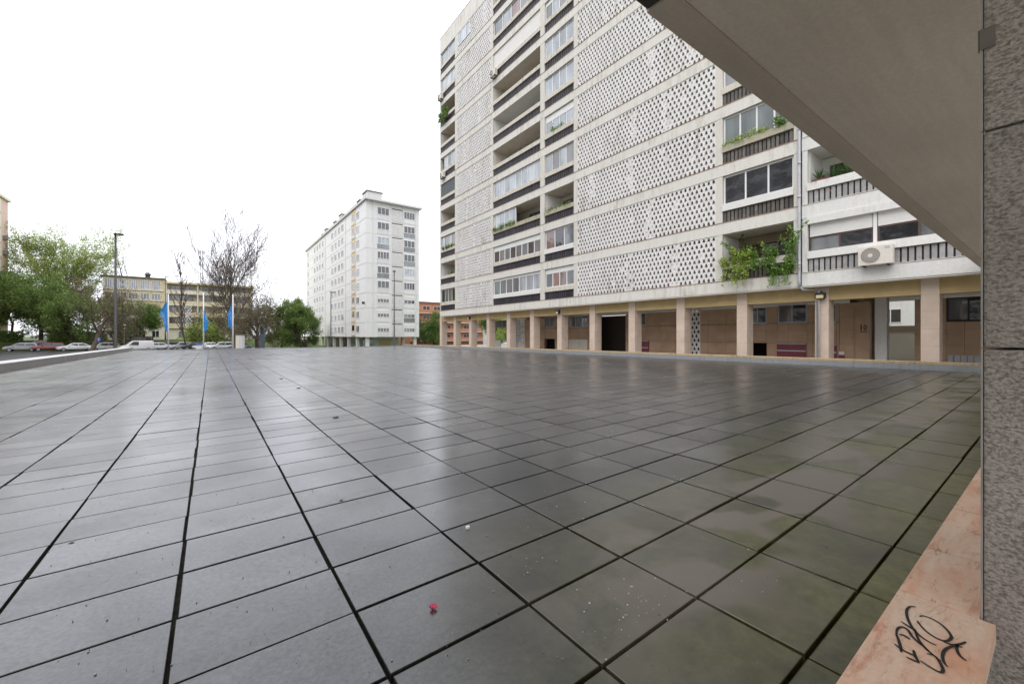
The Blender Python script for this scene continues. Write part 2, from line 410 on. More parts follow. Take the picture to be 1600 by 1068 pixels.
for (i, j, w0, w1, l0, l1) in cells:
    ct, cs = (w0+w1)/2, (l0+l1)/2
    jt = .0016 if (i, j) in near else .0005
    tx, ty, dz = rng.normal(0, jt), rng.normal(0, jt), rng.normal(0, jt*.5)
    z = plaza_z(ct, cs)+dz
    full = abs(w1-w0-TW) < 1e-6 and abs(l1-l0-TL) < 1e-6
    if (i, j) in near and full:
        inst('paving_tile', tile_me[int(rng.integers(0, 4))], plaza, (ct+rng.normal(0, .0012), cs+rng.normal(0, .0009), z), (slope_x+tx, slope_y+ty, rng.normal(0, .0012)))
    else:
        v, f = (tv, tf) if full else tile_verts(w1-w0-.012, l1-l0-.009)
        v = v.copy(); v[:, 2] += v[:, 0]*(.0139+ty)+v[:, 1]*(-.0054+tx); v += (ct, cs, z)
        if (i, j) in near:
            me = bpy.data.meshes.new('paving_tile'); me.from_pydata((v-(ct, cs, z)).tolist(), [], f.tolist()); me.update(); me.materials.append(M['tile'])
            inst('paving_tile', me, plaza, (ct, cs, z)); continue
        aV.append(v); aF.append(f+nb); nb += 12
o = npmesh('far_paving_tiles', np.concatenate(aV), np.concatenate(aF), M['tile'], plaza); o['kind'] = 'stuff'

# --- left parapet, right kerb, far edging
par = thing('parapet_wall', (PL-.25, 25, plaza_z(PL, 25)), 'long low grey concrete parapet along the left edge of the plaza', 'wall')
s_end = far_s(PL)-.8; cuts = [-4, 2.0, 7.5, 13, 18.5, 24, 29.5, 35, 40.5, 46.3, s_end]
for a, b in zip(cuts[:-1], cuts[1:]):
    q = MB(); q.prism([(PL, a+.006, plaza_z(PL, a)-.1), (PL, b-.006, plaza_z(PL, b)-.1), (PL, b-.006, plaza_z(PL, b)+.31), (PL, a+.006, plaza_z(PL, a)+.31)], (-.52, 0, 0)); q.build('wall_block', M['parapet'], par)
    q = MB(); q.prism([(PL+.012, a+.004, plaza_z(PL, a)+.312), (PL+.012, b-.004, plaza_z(PL, b)+.312), (PL-.02, b-.004, plaza_z(PL, b)+.345), (PL-.02, a+.004, plaza_z(PL, a)+.345)], (-.50, 0, 0)); q.build('coping', M['parapet_top'], par)
q = MB(); q.prism([(PL, s_end+.004, plaza_z(PL, s_end)-.1), (PL, s_end+1.5, plaza_z(PL, s_end)-.1), (PL, s_end+.35, plaza_z(PL, s_end)+.34), (PL, s_end+.004, plaza_z(PL, s_end)+.34)], (-.52, 0, 0)); q.build('sloped_end', M['parapet'], par)
kerb = thing('plaza_kerb', (PR+.25, 20, plaza_z(PR, 20)), 'raised concrete kerb with mossy tan coping along the plaza in front of the long building', 'kerb')
kc = list(np.arange(-2, 39.5, 2.9))+[far_s(PR)]
for a, b in zip(kc[:-1], kc[1:]):
    za, zb = plaza_z(PR, a), plaza_z(PR, b)
    q = MB(); q.prism([(PR, a+.003, za-.12), (PR, b-.003, zb-.12), (PR, b-.003, zb+.145), (PR, a+.003, za+.145)], (.45, 0, 0)); q.build('kerb_block', M['curb_face'], kerb)
    q = MB(); q.prism([(PR+.05, a+.004, za+.150), (PR+.05, b-.004, zb+.150), (PR+.05, b-.004, zb+.215), (PR+.05, a+.004, za+.215)], (.36, 0, 0)); q.build('coping', M['curb_top'], kerb)
edge = thing('plaza_edging', (4, far_s(4), plaza_z(4, far_s(4))), 'thin dark edging along the slanted far end of the plaza', 'edging')
ex = np.linspace(PL+.05, PR-.02, 15)
for a, b in zip(ex[:-1], ex[1:]):
    fa, fb = far_s(a), far_s(b)
    q = MB(); q.prism([(a, fa, plaza_z(a, fa)-.2), (b-.008, fb, plaza_z(b, fb)-.2), (b-.008, fb+.35, plaza_z(b, fb)-.2), (a, fa+.35, plaza_z(a, fa)-.2)], (0, 0, .26)); q.build('edge_stone', M['curb_face'], edge)

# lower pavement between kerb and the long building
BZ = -.5
o = box('sidewalk', M['pave'], None, PR+.46, 48, -25, 60, GZ-.4, BZ); tag(o, 'paved strip at the foot of the long building', kind='structure')

# ================================================================== portico where the camera stands
LZ = EYE-.85
def marble():
    m = NT('pink_marble'); P = m.pos(); oi = m.n('ShaderNodeObjectInfo')
    g = m.n('ShaderNodeNewGeometry'); ad = m.n('ShaderNodeVectorMath', _operation='ADD'); m.l(g.outputs['Position'], ad.inputs[0]); m.l(oi.outputs['Random'], ad.inputs[1])
    mp = m.n('ShaderNodeMapping'); mp.inputs['Rotation'].default_value = (0, 0, .55); mp.inputs['Scale'].default_value = (1, 4.5, 1); m.l(ad.outputs[0], mp.inputs['Vector'])
    V = mp.outputs['Vector']
    a = m.noise(V, 2.4, 6, .62, .6); b = m.noise(P, 60, 5, .6); v = m.noise(V, 4.5, 7, .68, 1.0)
    cc = m.mix(m.ramp(a, (.32, 0.0), (.68, 1.0)), (.80, .44, .28), (.89, .70, .54))
    cc = m.mix(m.ramp(v, (.55, 0.0), (.67, .8)), cc, (.66, .30, .20))
    cc = m.mix(m.ramp(m.noise(V, 7, 6, .7, .8), (.585, 0.0), (.64, .6)), cc, (.32, .18, .115))
    cc = m.mix(1.0, cc, m.ramp(b, (.3, .84), (.7, 1.0)), 'MULTIPLY')
    cc = m.mix(1.0, cc, m.ramp(oi.outputs['Random'], (0, .84), (1, 1.0)), 'MULTIPLY')
    m.set(cc, m.ramp(b, (.3, .34), (.7, .55)), .4); m.bump(b, .15, .003); return m.m
M['marble'] = marble()
ledge = thing('marble_ledge', (2.0, .23, 0), 'pink marble ledge with black graffiti scrawl beside the stone pillar', 'ledge')
def slab(name, x0, x1, y0, y1, z0, z1, mat, parent, bev=.006):
    bm = bmesh.new(); bmesh.ops.create_cube(bm, size=1)
    for v in bm.verts: v.co = ((x0+x1)/2+v.co.x*(x1-x0), (y0+y1)/2+v.co.y*(y1-y0), (z0+z1)/2+v.co.z*(z1-z0))
    bmesh.ops.bevel(bm, geom=bm.edges[:], offset=bev, segments=2, affect='EDGES', profile=.6)
    p = ORG.get(parent.name, (0, 0, 0)) if parent else (0, 0, 0)
    bmesh.ops.translate(bm, verts=bm.verts, vec=(-p[0], -p[1], -p[2]))
    me = bpy.data.meshes.new(name); bm.to_mesh(me); bm.free(); me.materials.append(mat)
    o = bpy.data.objects.new(name, me); col.objects.link(o); o.parent = parent
    if parent: ORG[o.name] = p
    return o
edges = [-3.2, -1.6, .55, 1.862, 2.317, 2.94, 3.6, 4.6, 6.0, 8.0, 11, 14, PR+.4]
gs = None
for a, b in zip(edges[:-1], edges[1:]):
    deep = .126 if b < 1.9 else .158
    o = slab('marble_slab', a+.0028, b-.0028, deep, .338, LZ-.055, LZ-random.Random(a).uniform(0, .0008), M['marble'], ledge, .0035)
    if abs(a-.55) < .01: gs = o
o = slab('wall_base', -3.2, PR+.4, .16, .30, -.12, LZ-.0565, M['parapet'], ledge)
strokes = [
 [(825,400),(785,400),(762,425),(765,470),(785,520),(815,565),(860,610),(920,650),(975,675)],
 [(855,470),(880,465),(940,485),(1000,520),(1050,565),(1080,610),(1070,635),(1040,645),(1000,635),(950,610),(890,565),(850,520),(838,500)],
 [(722,505),(760,530),(800,555),(830,565)],
 [(690,610),(690,575),(705,550),(735,545),(770,565),(800,610),(840,650),(890,690),(940,735),(1010,790)],
 [(690,600),(705,640),(718,690),(722,725)], [(675,665),(720,700),(770,728),(830,755)], [(710,600),(745,605),(785,635)],
 [(812,710),(822,750),(850,800)], [(760,760),(810,782),(850,800)], [(820,570),(850,640),(900,700),(960,750)],
 [(905,735),(960,750),(1000,800),(1022,850),(1010,868),(980,860),(920,825),(860,785)],
 [(1010,635),(1050,660),(1100,672),(1150,665),(1185,650)],
 [(1055,830),(1030,800),(1018,755),(1030,715),(1065,690),(1110,682),(1160,688)],
 [(1125,670),(1120,700),(1135,740),(1165,770),(1190,782)]]
gm = MB(); zz = LZ+.0012
for st in strokes:
    pts = [Vector((*on_plane(1250+x/4.571, 860+y/4.571, LZ), zz)) for x, y in st]
    fine = []
    for i in range(len(pts)-1):                       # Catmull-Rom
        p0, p1, p2, p3 = pts[max(i-1, 0)], pts[i], pts[i+1], pts[min(i+2, len(pts)-1)]
        for k in range(5):
            q = k/5; fine.append(.5*((2*p1)+(p2-p0)*q+(2*p0-5*p1+4*p2-p3)*q*q+(3*p1-p0-3*p2+p3)*q**3))
    fine.append(pts[-1]); n = len(fine); b = len(gm.v)
    for i, p in enumerate(fine):
        d = (fine[min(i+1, n-1)]-fine[max(i-1, 0)]).normalized(); w = .0037*(.35+.65*math.sin(math.pi*min(.96, max(.04, i/(n-1))))**.5)
        q = Vector((-d.y, d.x, 0))*w; gm.v += [tuple(p+q), tuple(p-q)]
    gm.f += [(b+2*i, b+2*i+1, b+2*i+3, b+2*i+2) for i in range(n-1)]
gm.build('graffiti', M['black'], gs)

def hammered():
    m = NT('bush_hammered_stone'); P = m.pos()
    g = m.n('ShaderNodeNewGeometry'); mp = m.n('ShaderNodeMapping'); mp.inputs['Rotation'].default_value = (.75, 0, .3); mp.inputs['Scale'].default_value = (1, 1, 1.7); m.l(g.outputs['Position'], mp.inputs['Vector'])
    w = m.noise(mp.outputs['Vector'], 78, 3, .6, .2)
    b = m.noise(P, 150, 4, .7); c = m.noise(P, 3.0, 4)
    oi = m.n('ShaderNodeObjectInfo')
    cc = m.mix(m.ramp(c, (.35, 0.0), (.65, 1.0)), (.52, .465, .41), (.66, .60, .535))
    cc = m.mix(1.0, cc, m.ramp(b, (.25, .55), (.65, 1.0)), 'MULTIPLY'); cc = m.mix(1.0, cc, m.ramp(w, (.36, .50), (.56, 1.0)), 'MULTIPLY')
    cc = m.mix(1.0, cc, m.ramp(oi.outputs['Random'], (0, .82), (1, 1.0)), 'MULTIPLY')
    m.set(cc, .9, .2); m.bump(m.math('ADD', m.math('MULTIPLY', w, .9), m.math('MULTIPLY', b, .35)), .9, .015); return m.m
M['hammered'] = hammered()
M['arris'] = plain('smooth_stone_arris', (.38, .36, .34), .7, .3, 8)
PT = 1.868
pil = thing('stone_pillar', (PT+.4, -.4, -.3), 'tall bush-hammered grey stone pillar at the right edge of the view', 'pillar')
sy = .157
zs = [-.35, EYE-.04, z_at(206.7, PT, sy), 3.6]
for a, b in zip(zs[:-1], zs[1:]):
    slab('stone_block', PT, PT+.8, -1.05, sy-.005, a+.003, b-.003, M['hammered'], pil, .008)
    slab('arris_strip', PT-.001, PT+.03, sy-.0045, sy, a+.002, b-.002, M['arris'], pil, .0015)
zc = z_at(64, PT, sy)
M['clip'] = plain('dull_clip', (.17, .15, .13), .5, .2, 20)
slab('corner_clip', PT-.006, PT-.0025, sy-.030, sy+.002, zc-.031, zc+.031, M['clip'], pil, .001)
slab('corner_clip_tab', PT-.005, PT+.014, sy+.003, sy+.0055, zc-.031, zc+.031, M['clip'], pil, .001)

# canopy over the portico
def board_concrete(name, c):
    m = NT(name); P = m.pos(); a = m.noise(m.pos((.6, 9, 1)), 1.2, 5, .6); b = m.noise(P, 30, 4, .6); d = m.noise(P, .8, 4)
    cc = m.mix(1.0, c, m.ramp(a, (.3, .90), (.7, 1.0)), 'MULTIPLY'); cc = m.mix(1.0, cc, m.ramp(d, (.3, .90), (.7, 1.0)), 'MULTIPLY')
    cc = m.mix(1.0, cc, m.ramp(b, (.35, .9), (.65, 1.0)), 'MULTIPLY')
    m.set(cc, .85, .25); m.bump(m.math('ADD', a, m.math('MULTIPLY', b, .4)), .25, .01); return m.m
M['soffit'] = board_concrete('soffit_paint', (.72, .655, .575))
M['beam'] = board_concrete('canopy_beam_concrete', (.60, .53, .45))
CZ = EYE+2.2; CE = 2.2/1.288; CI = 2.2/1.468
can = thing('concrete_canopy', (6, 0, CZ), 'dark concrete canopy with edge beam overhanging the plaza from the right', 'canopy')
box('edge_beam', M['beam'], can, 2.40, PR+4.9, CI, CE, CZ, CZ+.55)
box('dark_beam_end', M['metal_dark'], can, -2.2, 2.392, CI+.01, CE-.012, CZ+.012, CZ+.54)
box('soffit', M['soffit'], can, -2.2, PR+4.9, -4.2, CI-.004, CZ+.004, CZ+.4)
M['bounce_floor'] = plain('bounce_pale_floor', (.62, .58, .52), .5, .12, 2)  # floor colour made pale to bounce light up to the soffit
o = box('portico_floor', M['bounce_floor'], None, -5, PR+4, -7, .155, GZ, -.35); tag(o, 'floor of the portico behind the ledge', kind='structure')

# ================================================================== the long slab building with pierced screens
TF, FH, Z0, NF, BT = 20.54, 2.9, 3.24, 10, .56
BD = 13.0                                            # depth of the block
LG = 1.5                                             # loggia depth
W_END = -16.0
bld = thing('apartment_building', (TF, 24, BZ), 'long ten-storey slab block with white pierced screens and loggias above stone columns', 'building')
wing = thing('apartment_building', (TF, 2, BZ), 'white painted section of the long block right of the grey drainpipe', 'building')
S_L, S_R, S_W = 41.41, 6.95, 6.82
X = dict(B1=(41.27, 37.99), S1=(37.47, 31.2), B2=(30.8, 24.25), B3=(23.72, 20.62), S2=(20.28, 10.56), B4=(10.22, 7.14))
# floor bands
for k in range(NF+1):
    z = Z0+FH*k; top = z+(BT if k < NF else 1.7)
    box('floor_band', M['concrete_band'], bld, TF, TF+LG+.2, S_R, S_L, z, top)
    box('band_lip', M['lip'], bld, TF-.022, TF+.1, S_R+.002, S_L-.002, top+.003, top+.03)
    box('floor_band', M['wing_white'], wing, TF-.004, TF+LG+.2, W_END, S_W, z, top)
    box('band_lip', M['rail'], wing, TF-.026, TF+.1, W_END, S_W-.002, top+.003, top+.025)
# body behind the loggias, split round the passage
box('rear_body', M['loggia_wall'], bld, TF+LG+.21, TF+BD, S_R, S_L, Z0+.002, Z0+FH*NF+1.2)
box('rear_body', M['loggia_white'], wing, TF+LG+.21, TF+BD, W_END, S_W, Z0+.002, Z0+FH*NF+1.2)
for a, b in ((S_L, 41.28), (37.98, 37.48), (31.19, 30.81), (24.24, 23.73), (20.61, 20.29), (10.55, 10.23), (7.13, S_R)):
    for k in range(NF):
        z = Z0+FH*k+BT
        box('pilaster', M['pilaster'], bld, TF+.012, TF+LG+.2, min(a, b), max(a, b), z+.001, z+FH-BT-.001)
for k in range(NF):
    z = Z0+FH*k+BT
    for s in (6.62, -1.0, -9.0): box('pilaster', M['wing_white'], wing, TF+.012, TF+LG+.2, s-.0, s+.19, z+.001, z+FH-BT-.001)

# --- pierced screens: breeze blocks with a bell-shaped hole
PW, PH = .2592, .2592
def block(w=PW, h=PH, d=.07, solid=0):
    """front at x=0, depth to +x; y across, z up"""
    bw, tw, zb, zt = w*.31, w*.16, h*.14, h*.82
    hole = [(-bw, zb), (bw, zb), (bw*.86, zb+(zt-zb)*.45), (tw, zt), (-tw, zt), (-bw*.86, zb+(zt-zb)*.45)]
    g = .0025; o4 = [(-w/2+g, g), (w/2-g, g), (w/2-g, h-g), (-w/2+g, h-g)]
    v = [(0, a, b) for a, b in o4]+[(0, a, b) for a, b in hole]+[(d, a, b) for a, b in hole]+[(d, a, b) for a, b in o4]
    f = [(0, 4, 5, 1), (1, 5, 6), (1, 6, 7, 2), (2, 7, 8, 3), (3, 8, 9), (3, 9, 4, 0)]
    f += [(4+i, 10+i, 10+(i+1) % 6, 4+(i+1) % 6) for i in range(6)]
    f += [(0, 1, 17, 16), (1, 2, 18, 17), (2, 3, 19, 18), (3, 0, 16, 19)]
    return v, f
bv, bf = block(); bv = np.array(bv)
blk_me = bpy.data.meshes.new('screen_block'); blk_me.from_pydata(bv.tolist(), [], bf); blk_me.update(); blk_me.materials.append(M['screen'])
rr = random.Random(3)
far_b = MB(); fill = MB()
def emit(mb, off, filled):
    b = len(mb.v); mb.v += [tuple(p) for p in (bv+off)]; mb.f += [tuple(b+i for i in q) for q in bf]
    if filled:                                             # block with a pane set in the hole
        fill.box(off[0]+.03, off[0]+.05, off[1]-PW*.34, off[1]+PW*.34, off[2]+PH*.11, off[2]+PH*.86)
screen_near = []
def screen(s0, s1, k, parent, t=TF+.03, rows=9, z0=None, nearflag=False):
    z = (Z0+FH*k+BT+.008) if z0 is None else z0
    n = int(round((s1-s0)/PW)); pw = (s1-s0)/n
    blind = [rr.uniform(s0, s1) for _ in range(2)] if z0 is None else []
    for r in range(rows):
        off = .5 if r % 2 else 0
        zz = z+r*PH
        for c in range(n+1 if off else n):
            y = s0+(c+.5-off)*pw
            if off and c in (0, n):
                half = pw/2-.004; y0 = s0+.002 if c == 0 else s1-half
                far_b.box(t, t+.07, y0, y0+half-.002, zz+.003, zz+PH-.003); continue
            filled = rr.random() < .02 or any(abs(y-q) < .22 and rr.random() < .5 for q in blind)
            if nearflag: screen_near.append((y, zz, t, filled))
            else: emit(far_b, (t, y, zz), filled)
for k in range(NF):
    screen(*sorted(X['S2']), k, bld, nearflag=(k == 0))
    a, b = sorted(X['S1'])
    screen(a, b, k, bld)
screen_near.sort(key=lambda q: q[0])
for q in screen_near[:300]:
    inst('screen_block', blk_me, bld, (q[2], q[0], q[1]))
    if q[3]: fill.box(q[2]+.03, q[2]+.05, q[0]-PW*.34, q[0]+PW*.34, q[1]+PH*.11, q[1]+PH*.86)
for q in screen_near[300:]: emit(far_b, (q[2], q[0], q[1]), q[3])
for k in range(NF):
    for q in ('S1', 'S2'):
        a, b = sorted(X[q]); box('screen_backing', M['screen_lightener'], bld, TF+.55, TF+.6, a+.02, b-.02, Z0+FH*k+BT+.004, Z0+FH*(k+1)-.004)  # panels added close behind so that the holes look less black
# (ground-floor screens are emitted further down, then the far blocks are built)

# --- loggias: slats, rail, windows
slat_far = MB()
def slats(s0, s1, z, mat, n, parent, near=False, t=TF+.05):
    pw = (s1-s0)/n; h = .55
    if near:
        me = bpy.data.meshes.new('slat'); q = MB().prism([(0, -pw*.36, 0), (0, pw*.36, 0), (.05, pw*.28, 0), (.05, -pw*.28, 0)][::-1], (0, 0, h))
        me.from_pydata(q.v, [], q.f); me.update(); me.materials.append(mat)
        for i in range(n): inst('slat', me, parent, (t, s0+(i+.5)*pw, z+.003))
    else:
        for i in range(n):
            y = s0+(i+.5)*pw
            slat_far.prism([(t, y-pw*.36, z+.003), (t, y+pw*.36, z+.003), (t+.05, y+pw*.28, z+.003), (t+.05, y-pw*.28, z+.003)][::-1], (0, 0, h))
def glazing(parent, s0, s1, z0, z1, n, frame='white_frame', panes=('glass_mid',), t=TF+.12, head=0.0, sillh=.07, fr=.07, headmat=None):
    """window: frame mesh with its panes as sub-parts (panes may cycle)"""
    q = MB(); zt = z1-head
    q.box(t, t+.07, s0, s1, z0, z0+sillh); q.box(t, t+.07, s0, s1, zt-fr, zt)
    for i in range(n+1):
        y = s0+(s1-s0-fr)*i/n; q.box(t-.002, t+.068, y, y+fr, z0+.001, zt-.001)
    if head: q.box(t-.004, t+.10, s0, s1, zt+.002, z1)
    w = q.build('window', M[frame], parent)
    for i in range(n):
        a, b = s0+(s1-s0-fr)*i/n+fr, s0+(s1-s0-fr)*(i+1)/n
        box('pane', M[panes[i % len(panes)]], w, t+.028, t+.04, a-.003, b+.003, z0+sillh-.003, zt-fr+.003)
    return w
nearslat = 0
def loggia(parent, bay, k, kind, nsl=None, slat='slat', rail='rail', near=False, **kw):
    s0, s1 = bay if bay[0] < bay[1] else (bay[1], bay[0])
    z = Z0+FH*k+BT; zr = z+.58; zw = z+.90; zt = Z0+FH*(k+1)-.004
    nsl = nsl or int((s1-s0)/.19)
    slats(s0+.01, s1-.01, z, M[slat], nsl, parent, near)
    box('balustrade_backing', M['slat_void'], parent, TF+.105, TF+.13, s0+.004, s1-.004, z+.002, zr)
    jag = rr.uniform(.3, .7)                                       # the rail is cast in two lengths
    ym = s0+(s1-s0)*jag
    box('rail', M[rail], parent, TF-.05, TF+.22, s0-.01, ym-.004, zr+.002, zw-.02*rr.random())
    box('rail', M[rail], parent, TF-.035, TF+.22, ym+.002, s1+.01, zr+.002+.02*rr.random(), zw)
    if kind == 'open':
        box('ceiling', M[kw.get('ceil', 'ceil')], parent, TF+.1, TF+LG, s0, s1, zt-.02, zt)
        box('side_wall', M[kw.get('wall', 'loggia')], parent, TF+.2, TF+LG+.2, s0+.001, s0+.03, zw-.3, zt-.021)
        box('side_wall', M[kw.get('wall', 'loggia')], parent, TF+.2, TF+LG+.2, s1-.03, s1-.001, zw-.3, zt-.021)
        box('back_wall', M[kw.get('back', 'loggia')], parent, TF+LG+.14, TF+LG+.195, s0+.031, s1-.031, z, zt-.021)
        wd = (s1-s0)*.42
        glazing(parent, s0+.5, s0+.5+wd, zw-.05, zt-.45, 2, kw.get('frame', 'dark_frame'), ('glass_dark', 'glass_mid'), t=TF+LG+.06)
        d = MB().box(TF+LG+.09, TF+LG+.135, s1-1.15, s1-.35, z, zt-.4).build('door', M['dark_frame'], parent)
    else:
        box('dark_interior_sheet', M['slat_void'], parent, TF+.35, TF+.40, s0+.002, s1-.002, z+.6, zt)  # near-black sheet standing in for the unlit loggia behind the panes
    return s0, s1, zw, zt
def glazed(parent, bay, k, n, panes, frame='white_frame', head=0.0, frac=(0, 1), **kw):
    s0, s1, zw, zt = loggia(parent, bay, k, 'glazed', **kw)
    a, b = s0+(s1-s0)*frac[0], s0+(s1-s0)*frac[1]
    glazing(parent, a+.01, b-.01, zw+.003, zt-.02, n, frame, panes, head=head)
def shut(parent, bay, k, mat, drop=1.0, **kw):
    s0, s1, zw, zt = loggia(parent, bay, k, 'glazed', **kw)
    zb = zw+.003+(zt-zw)*(1-drop); n = int((zt-zb)/.085)
    for i in range(n):
        z = zb+(zt-.01-zb)*i/n; box('shutter_lath', M[mat], parent, TF+.10+.004*(i % 2), TF+.13, s0+.012, s1-.012, z, z+(zt-zb)/n-.004)
pale, mid, dk = ('glass_pale',), ('glass_mid',), ('glass_dark',)
# narrow left bay
b1 = X['B1']
glazed(bld, b1, 9, 2, pale, rail='rail'); glazed(bld, b1, 8, 3, pale); loggia(bld, b1, 7, 'open', back='loggia_wall'); loggia(bld, b1, 6, 'open', back='tower_yellow')
glazed(bld, b1, 5, 3, ('glass_pale', 'glass_mid'), frac=(0, .8)); shut(bld, b1, 4, 'shutter_dark'); loggia(bld, b1, 3, 'open'); glazed(bld, b1, 2, 4, ('glass_mid', 'glass_pale'), frame='rail')
loggia(bld, b1, 1, 'open', wall='loggia_white'); glazed(bld, b1, 0, 4, ('glass_dark', 'glass_mid', 'glass_frost'), frame='rail')
# wide bay
b2 = X['B2']
loggia(bld, b2, 9, 'open'); glazed(bld, b2, 8, 5, ('glass_pale', 'glass_mid', 'glass_pink')); shut(bld, b2, 7, 'blind'); loggia(bld, b2, 6, 'open'); loggia(bld, b2, 5, 'open', ceil='loggia_white', wall='loggia_white', back='loggia_white')
loggia(bld, b2, 4, 'open', ceil='ceil'); glazed(bld, b2, 3, 8, pale); s_ = loggia(bld, b2, 2, 'open', rail='rail_moss')
glazing(bld, s_[0]+(s_[1]-s_[0])*.5, s_[1]-.01, s_[2]+.003, s_[3]-.02, 4, 'white_frame', pale)
glazed(bld, b2, 1, 8, ('glass_mid', 'glass_dark', 'glass_mid'), head=.35, rail='rail'); glazed(bld, b2, 0, 7, ('glass_pale', 'glass_pale', 'glass_pale', 'glass_mid', 'glass_mid', 'glass_frost', 'glass_frost'), rail='rail_white', head=.12)
# narrow middle bay
b3 = X['B3']
for k, pn, n, hd, fr_ in ((9, mid, 4, 0, 'white_frame'), (8, pale, 4, 0, 'white_frame'), (7, ('glass_pale', 'glass_mid'), 4, .25, 'white_frame'), (6, pale, 4, 0, 'white_frame'), (5, pale, 4, 0, 'white_frame'), (4, pale, 4, .42, 'white_frame'), (3, ('glass_mid', 'glass_pale'), 4, .0, 'rail')):
    glazed(bld, b3, k, n, pn, frame=fr_, head=hd, slat='slat_warm' if k > 3 else 'slat')
loggia(bld, b3, 2, 'open', rail='rail_moss', wall='loggia_white')
glazed(bld, b3, 1, 3, ('glass_mid', 'glass_dark', 'glass_pink'), rail='rail_white'); glazed(bld, b3, 0, 4, ('glass_mid', 'glass_pink', 'glass_pink', 'glass_frost'), head=.3, rail='rail')
# narrow right bay
b4 = X['B4']
loggia(bld, b4, 0, 'open', slat='slat_warm', near=True, nsl=17, rail='rail', wall='loggia_white', back='loggia_wall')
glazed(bld, b4, 1, 3, ('glass_dark', 'glass_dark', 'glass_dark'), slat='slat_warm', near=True, nsl=17, rail='rail_white')
glazed(bld, b4, 2, 4, ('glass_frost',), slat='slat_warm', near=True, nsl=17, rail='rail_moss')
glazed(bld, b4, 3, 4, ('glass_pink', 'glass_mid'), slat='slat_warm', near=True, nsl=17)
for k in range(4, NF): glazed(bld, b4, k, 4, ('glass_mid', 'glass_pale'), slat='slat_warm')
# top-left window in the screen
glazing(bld, 34.9, 37.3, Z0+FH*9+BT+.95, Z0+FH*10-.1, 3, 'white_frame', pale, t=TF-.02)
o = slat_far.build('balustrade_slats', M['slat'], bld); o['kind'] = 'stuff'
# wing
wb = (-.8, 6.61)
loggia(wing, wb, 1, 'open', slat='slat_light', near=True, nsl=38, rail='rail_white', wall='loggia_white', back='loggia_white', ceil='loggia_white', frame='white_frame')
s0, s1, zw, zt = loggia(wing, wb, 0, 'glazed', slat='slat_light', near=True, nsl=38, rail='rail_white')
box('fascia', M['wing_white'], wing, TF-.06, TF+.15, s0, s1, zt-.28, zt)
yy = [6.58, 4.42, 2.0, -.7]
for a, b, pn in ((yy[0], yy[1]+.06, ('glass_dark', 'glass_mid')), (yy[1]-.06, yy[2]+.06, ('glass_mid', 'glass_dark')), (yy[2]-.06, yy[3], ('glass_mid', 'glass_dark'))):
    zb = zw+.62
    glazing(wing, b, a, zw+.003, zb, 2, 'dark_frame', pn, fr=.06, sillh=.04, t=TF+.14)
    n = 8
    for i in range(n):
        z = zb+.004+(zt-.285-zb)*i/n; box('blind_lath', M['blind'], wing, TF+.115+.003*(i % 2), TF+.14, b+.02, a-.02, z, z+(zt-.285-zb)/n-.003)
for y in yy[1:3]: box('mullion', M['white_frame'], wing, TF+.08, TF+.2, y-.055, y+.055, zw, zt-.281)
for k in range(2, NF):
    s0, s1, zw, zt = loggia(wing, wb, k, 'glazed', slat='slat_light', rail='rail_white', nsl=38, near=(k == 2))
    glazing(wing, s0+.01, s1-.01, zw+.003, zt-.02, 6, 'white_frame', ('glass_mid', 'glass_pale'))
    loggia(wing, (-8.8, -1.02), k, 'open', near=True, nsl=20, slat='slat_light', rail='rail_white') if k == 99 else None
for k in range(NF):
    box('bay_infill', M['wing_white'], wing, TF+.1, TF+.2, W_END, -1.02, Z0+FH*k+BT+.002, Z0+FH*(k+1)-.002)

# drainpipe between the two sections
q = MB(); ps = 6.885
q.tube([(TF-.09, ps, Z0+FH*NF+1), (TF-.09, ps, Z0+.25), (TF-.10, ps-.02, Z0-.02)], .055, 10)
for k in range(NF*2): q.tube([(TF-.09, ps, Z0+.9+k*1.45), (TF-.09, ps, Z0+1.02+k*1.45)], .066, 10)
q.tube([(TF-.1, ps, Z0-.0), (TF+.1, ps-.05, Z0-.12), (TF+.36, ps-.55, Z0-.2), (TF+.36, ps-.55, BZ)], .06, 10)
q.build('drainpipe', M['grey_steel'], bld, True)

# --- ground floor: columns, ochre beams, stone cladding
TC = TF+.45; TWL = TF+3.1
cs = [42.12-3.262*i for i in range(18)]
for i, s in enumerate(cs):
    P_ = bld if s > S_R-.6 else wing
    w, d = (.24, .66)
    c = box('column', M['ground_back'], P_, TC+.012, TC+d-.012, s-w+.012, s+w-.012, BZ, Z0-.001)
    hs = np.linspace(BZ, Z0-.002, 7)
    for a, b in zip(hs[:-1], hs[1:]): box('stone_block', M['column'], c, TC, TC+d, s-w, s+w, a+.002, b-.002)
for P_, a, b in ((bld, S_R+.002, S_L-.002), (wing, W_END, S_W-.002)):
    box('soffit', M['loggia'], P_, TF+.02, TF+BD-.05, a, b, Z0-.06, Z0-.002)
for i in range(len(cs)-1):
    P_ = bld if cs[i+1] > S_R-.6 else wing
    box('beam', M['beam_yellow'], P_, TC+.05, TC+.5, cs[i+1]+.243, cs[i]-.243, Z0-.62, Z0-.062)
def gpx(x): return s_on_t(x, TWL)
def gz(y, x): return z_at(y, TWL, gpx(x))
holes = []     # (s0, s1, z0, z1)
def hole(x0, y0, x1, y1):
    a, b = sorted((gpx(x0), gpx(x1))); xm = (x0+x1)/2; r = (a, b, max(BZ+.01, gz(y1, xm)), gz(y0, xm)); holes.append(r); return r
